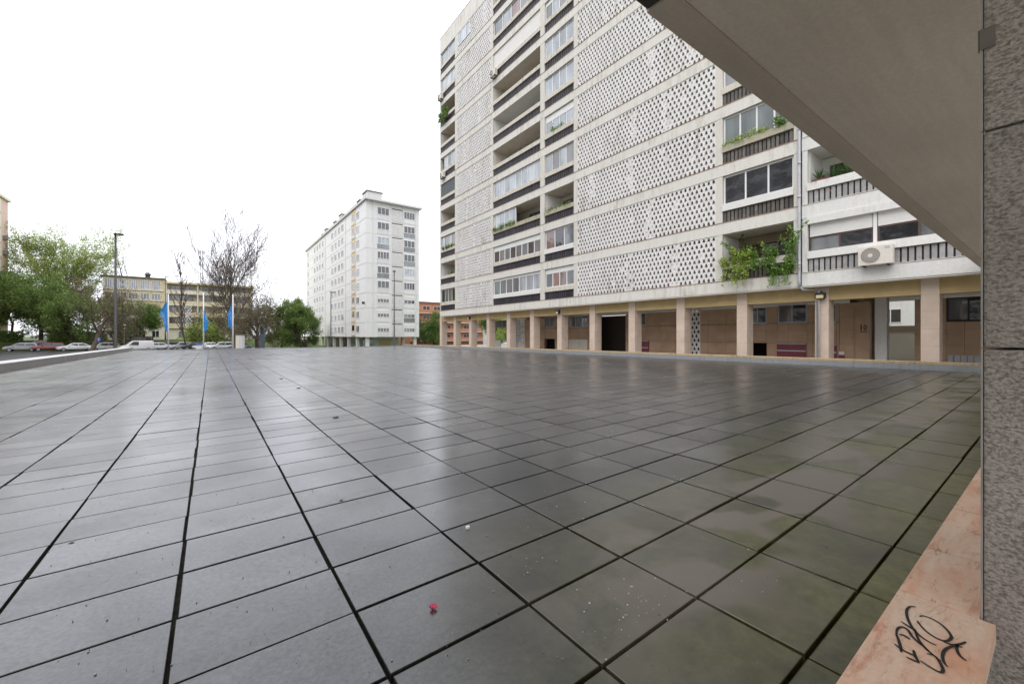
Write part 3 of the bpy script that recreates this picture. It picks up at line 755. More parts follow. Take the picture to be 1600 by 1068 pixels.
gw = [hole(773.5, 500, 791, 512), hole(850.6, 495, 867.6, 511.6), hole(889, 493, 918.6, 511.6), hole(999, 489, 1009, 509), hole(1168.8, 480, 1198, 506), hole(1215, 475, 1261, 505), hole(1294.5, 474.5, 1307, 504.6), hole(1478.5, 463, 1550, 502)]
gd = [hole(850.6, 529, 867, 560), hole(1169.5, 535.5, 1198, 556), hole(937, 491, 977.5, 580)]
gscr = [hole(804.5, 495.5, 819.5, 560), hole(1073, 481, 1094, 570)]
passage = (gpx(1423.6)-.1, gpx(1386)+.0)
entry = (gpx(1386)+.004, gpx(1337))
zt = Z0-.62; W0, W1 = W_END, cs[3]-.2
def panels(parent, name, mat, s0, s1, z0, z1, t, gap=.004, pw=1.05, ph=.62, thick=.05, hl=()):
    sb = sorted(set([s0, s1]+list(np.arange(s0+pw, s1-.2, pw))+[v for h in hl for v in h[:2] if s0 < v < s1]))
    zb = sorted(set([z0, z1]+list(np.arange(z0+ph, z1-.15, ph))+[v for h in hl for v in h[2:] if z0 < v < z1]))
    for a, b in zip(sb[:-1], sb[1:]):
        for c, d in zip(zb[:-1], zb[1:]):
            ym, zm = (a+b)/2, (c+d)/2
            if b-a < .012 or d-c < .012 or any(h[0] < ym < h[1] and h[2] < zm < h[3] for h in hl): continue
            box(name, mat, parent, t, t+thick, a+gap, b-gap, c+gap, d-gap)
segs = [(bld, cs[11]+.1, W1), (wing, entry[1], cs[11]+.096), (wing, W0, passage[0])]
for P_, a, b in segs:
    hl = [h for h in holes if h[1] > a and h[0] < b]
    panels(P_, 'cladding_panel', M['ground_stone'], max(a, -6) if P_ is wing else a, b, BZ, zt, TWL, hl=hl)
    bk = MB(); sb = sorted(set([a, b]+[v for h in hl for v in h[:2] if a < v < b])); zb = sorted(set([BZ, zt]+[v for h in hl for v in h[2:] if BZ < v < zt]))
    for c, d in zip(sb[:-1], sb[1:]):
        for e, f in zip(zb[:-1], zb[1:]):
            if any(h[0] < (c+d)/2 < h[1] and h[2] < (e+f)/2 < h[3] for h in hl): continue
            bk.box(TWL+.052, TWL+.25, c, d, e, f)
    bk.build('wall', M['ground_back'], P_)
    box('dark_back_sheet', M['dark_hole'], P_, TWL+1.6, TWL+1.8, a, b, BZ, zt)  # near-black sheet painted for the unlit space behind the openings
for i, h in enumerate(gw):
    P_ = bld if h[0] > S_R-.6 else wing
    glazing(P_, h[0]+.01, h[1]-.01, h[2]+.01, h[3]-.01, 3 if h[1]-h[0] > 1.9 and i < 3 else (1 if h[1]-h[0] < .9 else 2), 'grey_steel' if i < 7 else 'black', ('glass_dark', 'glass_mid') if i not in (0, 1, 2) else ('glass_mid', 'glass_frost'), t=TWL+.02, fr=.05)
for h in gscr:
    w = h[1]-h[0]; n = max(2, int(round(w/.27)))
    screen(h[0], h[0]+n*PW*1.0 if n*PW < w else h[1], 0, bld, t=TWL+.03, rows=12, z0=max(BZ, h[3]-12*PH))
def mounted(name, mat, P_, x0, y0, x1, y1, dt=.06):
    a, b = sorted((gpx(x0), gpx(x1))); xm = (x0+x1)/2
    return box(name, mat, P_, TWL-dt, TWL-.003, a, b, max(BZ, gz(y1, xm)), gz(y0, xm))
def mailboxes(P_, x0, y0, x1, y1):
    o = mounted('mailbox_panel', M['red_box'], P_, x0, y0, x1, y1); a, b = sorted((gpx(x0), gpx(x1))); xm = (x0+x1)/2
    z0_, z1_ = max(BZ, gz(y1, xm)), gz(y0, xm); zm = z0_+(z1_-z0_)*.55
    box('trim', M['grey_steel'], o, TWL-.075, TWL-.061, a+.01, b-.01, zm-.03, zm+.03); box('trim', M['grey_steel'], o, TWL-.075, TWL-.061, a+.01, b-.01, z1_-.05, z1_-.01)
mailboxes(bld, 998.5, 532, 1014, 556); mailboxes(bld, 1214.5, 536, 1260, 562); mailboxes(wing, 1294, 538, 1308, 565)
mounted('vent_panel', M['rail'], bld, 889, 530, 918, 560, .03); mounted('notice', M['rail_white'], bld, 773.5, 531, 783, 545, .05)
for x, y in ((1311, 549), (1462.5, 554)):
    o = mounted('small_sign', M['rail_white'], wing, x, y, x+8, y+5, .02); mounted('sign_plate', M['red_box'], o, x, y+5.3, x+9, y+10, .03)
g0 = [gpx(1480+i*10.5) for i in range(7)]
for a, b in zip(g0[1:], g0[:-1]): box('vent_grille', M['grey_steel'], wing, TWL-.02, TWL-.003, a+.015, b-.015, gz(569, 1505), gz(555, 1505))
# entrance hall with its number, passage to the court
box('entry_wall', M['loggia'], wing, TWL+2.2, TWL+2.4, s_on_t(1388, TWL+2.2), s_on_t(1330, TWL+2.4), BZ, Z0-.062)
box('entry_side', M['ground_stone'], wing, TWL+.26, TWL+2.19, entry[1]-.25, entry[1]-.002, BZ, Z0-.062)
te = TWL+.8; se = s_on_t(1331, te)
box('door', M['dark_frame'], wing, TWL+2.14, TWL+2.19, s_on_t(1372, TWL+2.14), s_on_t(1353, TWL+2.14), BZ, BZ+2.3)
ns = s_on_t(1339.5, TWL)
box('number_slab', M['ground_stone'], wing, TWL-.10, TWL+.25, entry[1]-.5, entry[1]-.01, BZ, zt)
q = MB(); tn = TWL-.112; y1_, z1_ = entry[1]-.22, z_at(512, TWL, ns)
q.box(tn, tn+.01, y1_-.02, y1_+.02, z1_-.12, z1_+.14)
oc = MB()
ring = [(y1_-.14+.058*math.cos(a), z1_+.01+.13*math.sin(a)) for a in np.linspace(0, 2*math.pi, 17)[:-1]]; rin = [(y1_-.14+.022*math.cos(a), z1_+.01+.09*math.sin(a)) for a in np.linspace(0, 2*math.pi, 17)[:-1]]
for i in range(16): q.poly([(tn, *ring[i]), (tn, *ring[(i+1) % 16]), (tn, *rin[(i+1) % 16]), (tn, *rin[i])])
q.box(tn, tn+.01, y1_-.22, y1_+.05, z1_-.20, z1_-.17)
q.build('house_number', M['black'], wing)
wc = s_on_t(1378, TWL+.3)
box('white_post', M['rail_white'], wing, TWL+.1, TWL+.5, wc-.2, wc+.2, BZ, Z0-.063)
box('passage_side', M['loggia'], wing, TWL+.26, TWL+4.2, passage[0]-.32, passage[0]-.12, BZ, Z0-.063)
tg = TF+BD+2.5; sg0, sg1 = s_on_t(1440, tg), s_on_t(1388, tg)
box('gate_wall', M['cream'], wing, tg, tg+.2, sg0, sg1, BZ, z_at(519, tg, sg1)); box('gate_rail', M['loggia_wall'], wing, tg-.05, tg+.25, sg0, sg1, z_at(519, tg, sg1)+.003, z_at(509, tg, sg1))
o = far_b.build('screen_blocks', M['screen'], bld); o['kind'] = 'stuff'
o = fill.build('screen_infill', M['loggia_white'], bld); o['kind'] = 'stuff'
# end wall of the open bay at the far left
box('core_wall', M['ground_stone'], bld, TWL+2, TF+BD-.2, W1+.002, W1+.3, BZ, Z0-.063)

# fittings on the facade
def ac_unit(t, s, z, w, h, label, d=.32):
    a = thing('air_conditioner', (t-d/2, s, z), label, 'air conditioner')
    slab('casing', t-d, t, s-w/2, s+w/2, z, z+h, M['ac_white'], a, .02)
    q = MB(); cy, cz, r = s+w*.13, z+h*.5, h*.40
    for rad in (r, r*.8, r*.6, r*.42): q.tube([(t-d-.012, cy+rad*math.cos(p), cz+rad*math.sin(p)) for p in np.linspace(0, 2*math.pi, 25)], .006, 5, False)
    for p in np.linspace(0, math.pi, 9)[:-1]: q.tube([(t-d-.01, cy+r*math.cos(p), cz+r*math.sin(p)), (t-d-.01, cy-r*math.cos(p), cz-r*math.sin(p))], .004, 4)
    g = q.build('fan_guard', M['ac_white'], a)
    q = MB(); q.poly([(t-d-.003, cy+r*math.cos(p), cz+r*math.sin(p)) for p in np.linspace(0, 2*math.pi, 29)[:-1]]); q.build('fan_opening', M['ac_grille'], a)
    q = MB(); q.poly([(t-d-.02, cy+r*.26*math.cos(p), cz+r*.26*math.sin(p)) for p in np.linspace(0, 2*math.pi, 19)[:-1]]); q.build('hub', M['ac_white'], a)
    box('badge', M['grey_steel'], a, t-d-.006, t-d-.001, s-w*.42, s-w*.28, z+h*.78, z+h*.9)
    q = MB()
    for y in (s-w*.35, s+w*.35): q.box(t-d+.02, t+.14, y-.02, y+.02, z-.045, z-.003)
    q.build('bracket', M['black'], a)
    return a
sa = (s_on_t(1346, TF-.4)+s_on_t(1388, TF-.4))/2
ac_unit(TF-.06, sa, z_at(413, TF-.4, sa), 1.0, .72, 'cream air conditioner below the blinds right of the drainpipe')
ac_unit(TF-.06, 30.4, Z0+FH*7+.62, .8, .6, 'air conditioner under the closed white shutter of the wide bay')
ac_unit(TF-.06, 40.9, Z0+FH*8+.5, .8, .6, 'air conditioner on the leftmost column of balconies, near the top')
ac_unit(TF-.06, 40.4, Z0+FH*5+.5, .8, .6, 'air conditioner on the leftmost column of balconies, halfway up')
def floodlight(i, dz, label):
    s = cs[i]; a = thing('wall_lamp', (TC-.12, s, Z0-.5+dz), label, 'lamp', 'lamps on the stone columns')
    slab('housing', TC-.26, TC-.05, s-.17, s+.17, Z0-.62+dz, Z0-.36+dz, M['black'], a, .02)
    q = MB().poly([(TC-.265, s-.13, Z0-.60+dz), (TC-.265, s+.13, Z0-.60+dz), (TC-.263, s+.13, Z0-.47+dz), (TC-.263, s-.13, Z0-.47+dz)][::-1]); q.build('lens', M['tower_yellow'], a)
    box('bracket', M['black'], a, TC-.06, TC-.002, s-.04, s+.04, Z0-.5+dz, Z0-.3+dz)
floodlight(11, .06, 'square lamp on the column by the grey drainpipe'); floodlight(6, .1, 'black lamp on the column below the narrow middle bay'); floodlight(2, .1, 'small dark lamp on the third column from the far end')

# ================================================================== far buildings
def win(parent, axis, c, a0, a1, z0, z1, pane='glass_mid', frame='white_frame', n=1, out=-1, fr=.09, proud=.05):
    """small window standing on a facade. axis 't': facade is x=c facing out; axis 's': facade is y=c"""
    q = MB(); L = []
    def bx(mb, d0, d1, u0, u1, v0, v1):
        d0, d1 = sorted((c+out*d0, c+out*d1))
        if axis == 't': mb.box(d0, d1, u0, u1, v0, v1)
        else: mb.box(u0, u1, d0, d1, v0, v1)
    bx(q, .003, proud, a0, a1, z0, z0+fr); bx(q, .003, proud, a0, a1, z1-fr, z1)
    for i in range(n+1):
        y = a0+(a1-a0-fr)*i/n; bx(q, .003, proud-.003, y, y+fr, z0+fr, z1-fr)
    w = q.build('window', M[frame], parent)
    p = MB(); bx(p, .004, .02, a0+fr*.5, a1-fr*.5, z0+fr*.5, z1-fr*.5); p.build('pane', M[pane], w)
    return w
rr = random.Random(11)
# --- white tower
TT, TT2, TS, TS2 = 24.0, 34.9, 80.0, 141.0
TG = terrain(26, 90)
tw = thing('apartment_tower', (29, 105, TG), 'white nine-storey apartment tower standing beyond the plaza', 'building')
TFH, TB = 2.87, EYE-.37
HT = TB+9*TFH+.5
box('wall', M['tower_white'], tw, TT, TT2, TS, TS2, TB, HT)
box('cornice', M['tower_panel'], tw, TT-.35, TT2+.35, TS-.9, TS2+.3, HT+.004, HT+.35)
box('cornice', M['roof_dark'], tw, TT-.25, TT2+.25, TS+1, TS2+.2, HT+.354, HT+.6)
for s, w, h in ((TS+4, 3, 2.6), (TS+9, 2, 2.0), (TS+24, 2.5, 2.6), (TS+30, 2.2, 2.2), (TS+40, 2.5, 2.4), (TS+44, 2, 1.8), (TS+54, 3, 1.6)):
    p = box('roof_house', M['tower_panel'], tw, TT+1.5, TT+4.5, s, s+w, HT+.604, HT+h+.6); box('cap', M['roof_dark'], p, TT+1.3, TT+4.7, s-.2, s+w+.2, HT+h+.604, HT+h+.75)
# pilotis
for s in np.arange(TS+.6, TS2, 6.6):
    box('column', M['tower_panel'], tw, TT+.3, TT+.9, s, s+.6, TG-.6, TB-.003); box('column', M['tower_panel'], tw, TT2-.9, TT2-.3, s, s+.6, TG-.6, TB-.003)
box('ground_wall', M['tower_panel'], tw, TT+3, TT2-2.5, TS+5, TS+24, TG-.6, TB-.003); box('ground_wall', M['ground_stone'], tw, TT+4.5, TT2-2.5, TS+30, TS+56, TG-.6, TB-.003)
for a, b, mt in ((25.0, 27.0, 'glass_pale'), (28.2, 30.6, 'tower_yellow')): box('shop_front', M[mt], tw, a, b, TS+4.9, TS+4.99, TG+.1, TB-.6)
# end facade (towards the camera): two window bays and a pierced strip between
ea = [t_on_s(x, TS) for x in (589.5, 608, 612, 629, 631, 648)]
for k in range(9):
    z = TB+k*TFH
    if k: box('floor_line', M['tower_panel'], tw, TT+.02, TT2-.02, TS-.03, TS-.004, z-.06, z+.06)
    for a, b in ((ea[0], ea[1]), (ea[4], ea[5])):
        box('spandrel', M[rr.choice(['tower_panel', 'tower_white', 'glass_frost', 'red_box' if k in (3, 5) else 'tower_panel'])], tw, a, b, TS-.05, TS-.005, z+.12, z+.95)
        win(tw, 's', TS, a, b, z+1.0, z+2.45, rr.choice(['glass_dark', 'glass_mid', 'glass_pale', 'glass_dark']), n=rr.choice([3, 4]), proud=.08)
        if k in (0, 1, 2): box('blind', M['blind'], tw, a+.03, b-.03, TS-.1, TS-.082, z+1.7, z+2.44)
    q = MB(); n, m_ = 6, 9
    c0, c1 = ea[2]+.05, ea[3]-.05; pw, ph = (c1-c0)/n, 2.3/m_
    for r in range(m_):
        for c in range(n):
            if (r+c) % 2: q.box(c0+c*pw, c0+(c+1)*pw-.02, TS-.09, TS-.035, z+.15+r*ph, z+.15+(r+1)*ph-.02)
    box('screen_backing', M['tower_panel'], tw, c0, c1, TS-.033, TS-.032+.02, z+.15, z+2.45)
    q.build('pierced_screen', M['screen'], tw)
    box('screen_head', M['slat_void'], tw, c0, c1, TS-.06, TS-.005, z+2.5, z+2.65)
for t in (ea[0]-.9, ea[2]-.12, ea[3]+.06, ea[5]+.12): box('pier', M['tower_white'], tw, t, t+.12, TS-.12, TS-.005, TB, HT-.01)
# long facade
def tsx(x): return s_on_t(x, TT)
rows = [(549, 3.2, 'y'), (558, 1.2, 'w')]
for k in range(9):
    z = TB+k*TFH
    if k: box('floor_line', M['tower_panel'], tw, TT-.035, TT-.004, TS+.02, TS2-.02, z-.05, z+.05)
    for x0, x1 in ((518, 521), (523, 526), (528.5, 531.5), (533.5, 537), (557, 561.5), (491, 493), (495, 497), (499, 501), (503.5, 505.5), (481, 482.5)):
        a, b = sorted((tsx(x0), tsx(x1))); win(tw, 't', TT, a, b, z+.95, z+2.3, rr.choice(['glass_mid', 'glass_dark', 'glass_dark', 'glass_mid']), n=1 if b-a < 1.3 else 2, proud=.07)
a, b = sorted((tsx(549.5), tsx(555.5)))
box('yellow_strip', M['tower_yellow'], tw, TT-.06, TT-.004, a, b, TB+.1, HT-.05)
for k in range(9):
    z = TB+k*TFH; win(tw, 't', TT-.06, a+.4, b-.4, z+1.2, z+2.5, 'glass_dark', proud=.05); box('balustrade', M['tower_panel'], tw, TT-.14, TT-.062, a+.1, b-.1, z+.3, z+1.0)
for x in (540.5, 508.5): q = box('joint_pier', M['tower_panel'], tw, TT-.1, TT-.005, tsx(x), tsx(x)+.25, TB, HT-.01)
(box('wall_box', M['metal_dark'], tw, TT-.6, TT-.1, TS+.3, TS+.4, TB+2.2*TFH, TB+2.2*TFH+.5))

# --- yellow building across the street
YS = 132.0; YG = terrain(-5, 131)
yb = thing('apartment_building', (-8, YS+6, YG), 'long yellow four-storey block behind the flags and bare trees', 'building')
tl, tm, tr_ = -20.0, t_on_s(258, YS), 9.2
zy = lambda y, x: z_at(y, t_on_s(x, YS), YS)
zr1, zr2 = zy(434.5, 220), zy(446.5, 330)
box('wall', M['yellow'], yb, tl, tm-.003, YS, YS+13, YG-1, zr1); box('wall', M['cream'], yb, tm, tr_, YS+1.6, YS+13, YG-1, zr2-.05)
box('roof_edge', M['roof_dark'], yb, tl-.3, tm+.1, YS-.4, YS+13.2, zr1+.003, zr1+.3); box('roof_edge', M['yellow'], yb, tm+.103, tr_+.3, YS-.5, YS+13.2, zr2, zr2+.45)
bands = [(437.5, 451.5), (457.5, 467.5), (479, 488.5), (496, 505)]
for r, (y0, y1) in enumerate(bands):
    z1_, z0_ = zy(y0, 220), zy(y1, 220)
    n = 5
    for i in range(n):
        a = tl+.3+(tm-tl-.8)*i/n; b = tl+.3+(tm-tl-.8)*(i+1)/n-.35
        win(yb, 's', YS, a, b, z0_, z1_, 'glass_pale' if r == 0 else rr.choice(['glass_mid', 'glass_dark', 'glass_frost', 'glass_pale']), n=4 if r == 0 else 3, proud=.1)
    box('string_course', M['cream'], yb, tl, tm-.3, YS-.2, YS-.004, z0_-.32, z0_-.06)
box('ground_band', M['cream'], yb, tl, tm-.1, YS-.06, YS-.004, YG-.5, zy(512, 220)); 
for i in range(4): a = tl+1+i*2.5; win(yb, 's', YS-.06, a, a+1.4, YG+.5, YG+2.2, 'glass_dark', n=2)
lev = [zr2-.01, zy(460, 320), zy(477.5, 320), zy(495, 320), zy(512, 320)]
for r in range(4):
    z1_, z0_ = lev[r], lev[r+1]
    box('slab', M['cream'], yb, tm+.02, tr_, YS-.1, YS+1.62, z0_-.16, z0_+.16)
    for i, (a, b) in enumerate(((tm+.1, -2.8), (-2.5, 3.2), (3.5, tr_))):
        if r and i < 2: box('balustrade', M['yellow'], yb, a+.1, b-.1, YS-.06, YS+.06, z0_+.163, z0_+1.0)
        elif r == 0: box('balustrade', M['cream'], yb, a+.1, b-.1, YS-.06, YS+.06, z0_+.163, z0_+.8)
        win(yb, 's', YS+1.6, a+.6, b-.6, z0_+1.0, z1_-.35, rr.choice(['glass_dark', 'glass_mid', 'glass_pink']), n=4)
for t in (tm+.02, -2.8, 3.2, tr_-.3): box('pier', M['cream'], yb, t, t+.3, YS-.14, YS+1.6, YG-.5, zr2-.02)
box('ground_wall', M['cream'], yb, tm+.4, tr_-.4, YS+.4, YS+.6, YG-1, lev[4]-.17)
for a in (tm+2.5, tm+5.5, 0, 6): win(yb, 's', YS+.4, a, a+1.8, YG+.4, YG+2.1, 'glass_dark', n=2)
a, b = sorted((t_on_s(285, YS), t_on_s(300, YS))); q = MB(); z0_, z1_ = lev[4]+.2, lev[2]-.2
for r in range(12):
    for c in range(7):
        if (r+c) % 2: q.box(a+(b-a)*c/7, a+(b-a)*(c+1)/7-.02, YS-.16, YS-.09, z0_+(z1_-z0_)*r/12, z0_+(z1_-z0_)*(r+1)/12-.02)
q.build('pierced_screen', M['white_frame'], yb)
p = MB(); p.tube([(-12.5, YS+3, zr1+.3), (-12.5, YS+3, zr1+1.2)], .5, 10); p.tube([(-12.5, YS+3, zr1+1.21), (-12.5, YS+3, zr1+1.8)], [.8, .3], 10); p.build('roof_vent', M['metal_dark'], yb)

# --- pink block at the left edge, orange block behind the tower
pk = thing('apartment_building', (-38, 100, GZ), 'tall pink block at the left edge of the view', 'building')
ptf, ps2 = -34.0, 131.0
pz = z_at(316, ptf, ps2)
box('wall', M['pink'], pk, ptf-11, ptf, 92, ps2, GZ-1, pz); box('cornice', M['cream'], pk, ptf-11.3, ptf+.4, 91.6, ps2+.4, pz+.003, pz+.5)
for k in range(9):
    z = GZ+3.2+k*(pz-GZ-3.2)/9
    box('white_panel', M['cream'], pk, ptf+.004, ptf+.05, 118, 127.5, z+.1, z+2.7)
    for a in (94, 100, 106, 112, 119.0, 123.5): win(pk, 't', ptf+.05 if a > 117 else ptf, a, a+2.2, z+1, z+2.4, rr.choice(['glass_dark', 'glass_mid', 'glass_pale']), n=2, out=1)
    if k in (2, 5, 6): box('air_conditioner_box', M['ac_grille'], pk, ptf+.02, ptf+.5, 128.3, 129.4, z+.9, z+1.7)
ob = thing('apartment_building', (58, 118, GZ), 'low orange brick block between the white tower and the long building', 'building')
oz = z_at(473, 50, 112)
box('wall', M['orange'], ob, 46, 74, 112, 124, GZ-1, oz); box('roof', M['lip'], ob, 45.6, 74.4, 111.6, 124.4, oz+.003, oz+.4)
for k in range(4):
    z = GZ+1.2+k*2.7
    box('balcony', M['cream'], ob, 46.2, 73.8, 110.6, 111.99, z-.15, z+.05); box('balustrade', M['orange'], ob, 46.2, 73.8, 110.6, 110.7, z+.053, z+.95)
    for i in range(8): win(ob, 's', 112, 46.6+i*3.4, 48.9+i*3.4, z+.5, z+2.1, 'glass_dark', n=2, proud=.04)
wbk = thing('apartment_building', (60, 60, GZ), 'pale block seen between the columns behind the long building', 'building')
box('wall', M['tower_white'], wbk, 62, 74, 10, 98, GZ-1, 22)
for k in range(6):
    for i in range(26): 
        if i*3.3+11 < 96: win(wbk, 't', 62, 11+i*3.3, 12.9+i*3.3, GZ+1.2+k*3, GZ+2.8+k*3, rr.choice(['glass_dark', 'glass_mid', 'blind']), n=2)

# ================================================================== trees
def seg_mesh(segs, sides):
    A = np.array([s[0] for s in segs]); B = np.array([s[1] for s in segs]); ra = np.array([s[2] for s in segs]); rb = np.array([s[3] for s in segs])
    d = B-A; d /= np.linalg.norm(d, axis=1, keepdims=True)+1e-9
    ref = np.where(np.abs(d[:, 2:3]) < .9, np.array([[0, 0, 1.0]]), np.array([[1.0, 0, 0]]))
    u = np.cross(d, ref); u /= np.linalg.norm(u, axis=1, keepdims=True); w = np.cross(d, u)
    q = np.arange(sides)*2*np.pi/sides; c, s = np.cos(q), np.sin(q)
    ring = u[:, None, :]*c[None, :, None]+w[:, None, :]*s[None, :, None]
    V = np.concatenate([A[:, None, :]+ring*ra[:, None, None], B[:, None, :]+ring*rb[:, None, None]], 1)
    n = len(segs); base = (np.arange(n)*2*sides)[:, None]; k = np.arange(sides)[None, :]; k2 = (k+1) % sides
    Fq = np.stack([base+k, base+k2, base+sides+k2, base+sides+k], 2).reshape(-1, 4)
    return V.reshape(-1, 3), Fq
def skeleton(rg, h, r0, trunk=.28, spread=.75, levels=4, kids=(5, 5, 5, 4), ratio=.62, up=.25, wob=.16, droop=0.0, rmin=.016, cone=0.0):
    segs = []; tips = []
    def grow(p, d, L, r, lv):
        n = 4 if lv < 3 else 3; pts = [p]; dd = d.copy()
        for i in range(n):
            dd = dd+rg.normal(0, wob, 3)+np.array([0, 0, (up if lv else .15)-(droop if lv > 1 else 0)])*.5*(i/n if lv else 1)
            dd /= np.linalg.norm(dd); pts.append(pts[-1]+dd*L/n)
        r1 = max(rmin, r*(.45 if lv else .42))
        for i in range(n): segs.append((pts[i], pts[i+1], r+(r1-r)*i/n, r+(r1-r)*(i+1)/n, lv))
        if lv >= levels: tips.extend(pts[1:]); return
        for c in range(kids[lv]):
            f = (trunk+(1-trunk)*(c+rg.random())/kids[lv]) if lv == 0 else (.25+.75*(c+rg.random())/kids[lv])
            f = min(f, 1.0); x = f*n; i = min(int(x), n-1); q = pts[i]+(pts[i+1]-pts[i])*(x-i)
            base = pts[i+1]-pts[i]; base /= np.linalg.norm(base)
            az = rg.uniform(0, 2*np.pi) if lv else 2.4*c+rg.uniform(-.5, .5)
            side = np.cross(base, [math.cos(az), math.sin(az), .3]); side /= np.linalg.norm(side)+1e-9
            sp = spread*rg.uniform(.7, 1.25)
            nd = base*math.cos(sp)+side*math.sin(sp); nd /= np.linalg.norm(nd)
            ln = L*ratio*rg.uniform(.75, 1.15)*(1-cone*f if lv == 0 else 1)
            grow(q, nd, ln, max(rmin, (r+(r1-r)*f)*.62), lv+1)
    grow(np.zeros(3), np.array([0, 0, 1.0]), h, r0, 0)
    return segs, np.array(tips)
def leaves(rg, pts, n, spread, size):
    P = pts[rg.integers(0, len(pts), n)]+rg.normal(0, spread, (n, 3))
    a = rg.normal(0, 1, (n, 3)); a /= np.linalg.norm(a, axis=1, keepdims=True); b = rg.normal(0, 1, (n, 3)); b = np.cross(a, b); b /= np.linalg.norm(b, axis=1, keepdims=True)
    s = (size*rg.uniform(.55, 1.3, n))[:, None]
    V = np.stack([P-a*s, P+b*s*.5, P+a*s, P-b*s*.5], 1).reshape(-1, 3); Fq = np.arange(n*4).reshape(-1, 4); return V, Fq
def tree(x, Y, h, label, seed, leaf=None, nleaf=0, lsize=.2, lspread=.35, bark='bark', scale=None, base=None, cat='tree', nm='tree', group='trees beyond the plaza', **kw):
    t, s = base if base else at_depth(x, Y)
    rg = np.random.default_rng(seed); z = terrain(t, s)
    o = thing(nm, (t, s, z), label, cat, group)
    trunk_h = h*kw.pop('tfrac', .62)
    segs, tips = skeleton(rg, trunk_h, kw.pop('r0', h*.022), **kw)
    zmax = max(max(q[1][2] for q in segs), .1); k = h/zmax
    sc = np.array(scale if scale else (k, k, k)); sc = np.array([sc[0], sc[1], k])
    cm = tips.mean(0)*sc*np.array([1, 1, 0]); o.location = (t-cm[0], s-cm[1], z)
    thick = [q for q in segs if q[4] <= 2]; thin = [q for q in segs if q[4] > 2]
    V, Fq = seg_mesh(thick, 6); npmesh('trunk', V*sc, Fq, M[bark], o, True)
    if leaf:
        Vl, Fl = leaves(rg, tips*sc, nleaf, lspread, lsize); npmesh('crown', Vl, Fl, M[leaf], o)
        if thin: V, Fq = seg_mesh(thin, 3); npmesh('twigs', V*sc, Fq, M[bark], o)
    else: V, Fq = seg_mesh(thin, 3); npmesh('crown', V*sc, Fq, M[bark], o)
    return o
SPR = dict(levels=4, kids=(7, 5, 4, 4))
tree(98, 92, 26.5, 'large spreading tree in fresh light green leaf behind the parked cars', 1, 'leaf_light', 46000, .15, .30, tfrac=.60, trunk=.3, spread=.62, up=.55, ratio=.66, levels=4, kids=(10, 6, 5, 4), r0=.36)
tree(58, 80, 13.5, 'dark green round tree with a straight trunk above the silver car', 2, 'leaf_dark', 30000, .17, .34, trunk=.3, spread=.95, up=.2, **SPR)
tree(10, 84, 13.0, 'dark green tree at the left edge in front of the pink block', 3, 'leaf_dark', 26000, .17, .34, trunk=.25, spread=.95, up=.2, **SPR)
tree(100, 76, 12.5, 'mid green tree leaning over the white saloon car', 4, 'leaf_mid', 28000, .165, .34, trunk=.32, spread=.95, up=.15, **SPR)
tree(133, 82, 13, 'olive tree just coming into leaf left of the tall lamp post', 5, 'leaf_brown', 14000, .14, .4, trunk=.2, spread=.9, up=.15, **SPR)
tree(180, 72, 12.5, 'bare drooping tree with fine brown twigs at the tall lamp post', 6, 'leaf_brown', 2600, .14, .5, bark='bark_pale', trunk=.35, spread=.95, up=.1, droop=.25, levels=4, kids=(9, 6, 5, 4), r0=.36)
tree(212, 86, 9.8, 'dense green bushy tree right of the lamp post', 7, 'leaf_dark', 24000, .15, .3, trunk=.15, spread=.9, up=.1, **SPR)
tree(193, 98, 24, 'slim bare tree rising behind the tall lamp post', 8, None, bark='bark_pale', trunk=.2, spread=.35, up=.5, ratio=.3, levels=3, kids=(18, 6, 5, 3), tfrac=.9, r0=.13, rmin=.02)
tree(282, 78, 20.5, 'slim bare poplar in front of the yellow block between the flags', 9, None, bark='bark', trunk=.15, spread=.33, up=.6, ratio=.22, levels=3, kids=(34, 7, 5, 3), tfrac=.94, r0=.18, rmin=.02)
tree(362, 72, 26.5, 'tall bare spreading tree behind the right-hand flag', 18, None, bark='bark_pale', tfrac=.6, trunk=.18, spread=.5, up=.75, ratio=.66, levels=4, kids=(10, 7, 6, 4), r0=.31, rmin=.026, wob=.09)
tree(392, 75, 12.5, 'brown leafless tree between the tall bare tree and the totem', 41, 'leaf_brown', 4200, .13, .4, bark='bark_pale', trunk=.15, spread=.85, up=.25, levels=4, kids=(9, 6, 5, 4))
tree(405, 80, 14.5, 'brown budding tree right of the tall bare tree', 12, 'leaf_brown', 2600, .15, .6, trunk=.15, spread=.85, up=.2, levels=4, kids=(9, 6, 5, 4))
tree(340, 88, 10.0, 'low brown leafless tree left of the right-hand flag', 13, 'leaf_brown', 4200, .17, .6, trunk=.12, spread=.95, up=.15, levels=4, kids=(9, 6, 5, 4))
tree(430, 92, 10.5, 'olive budding tree beside the green tree near the white tower', 14, 'leaf_brown', 12000, .13, .4, trunk=.12, spread=.95, up=.15, **SPR)
tree(456, 84, 10.5, 'round green tree left of the white tower', 15, 'leaf_mid', 28000, .15, .3, trunk=.2, spread=.95, up=.1, **SPR)
tree(478, 100, 8.0, 'small dark green tree at the far corner of the white tower', 16, 'leaf_dark', 16000, .14, .28, trunk=.2, spread=.95, up=.1, **SPR)
tree(318, 84, 6.0, 'yellow-green bush behind the middle flag', 17, 'leaf_light', 5000, .17, .4, trunk=.1, spread=1.0, up=.05, cat='bush', nm='bush', **SPR)
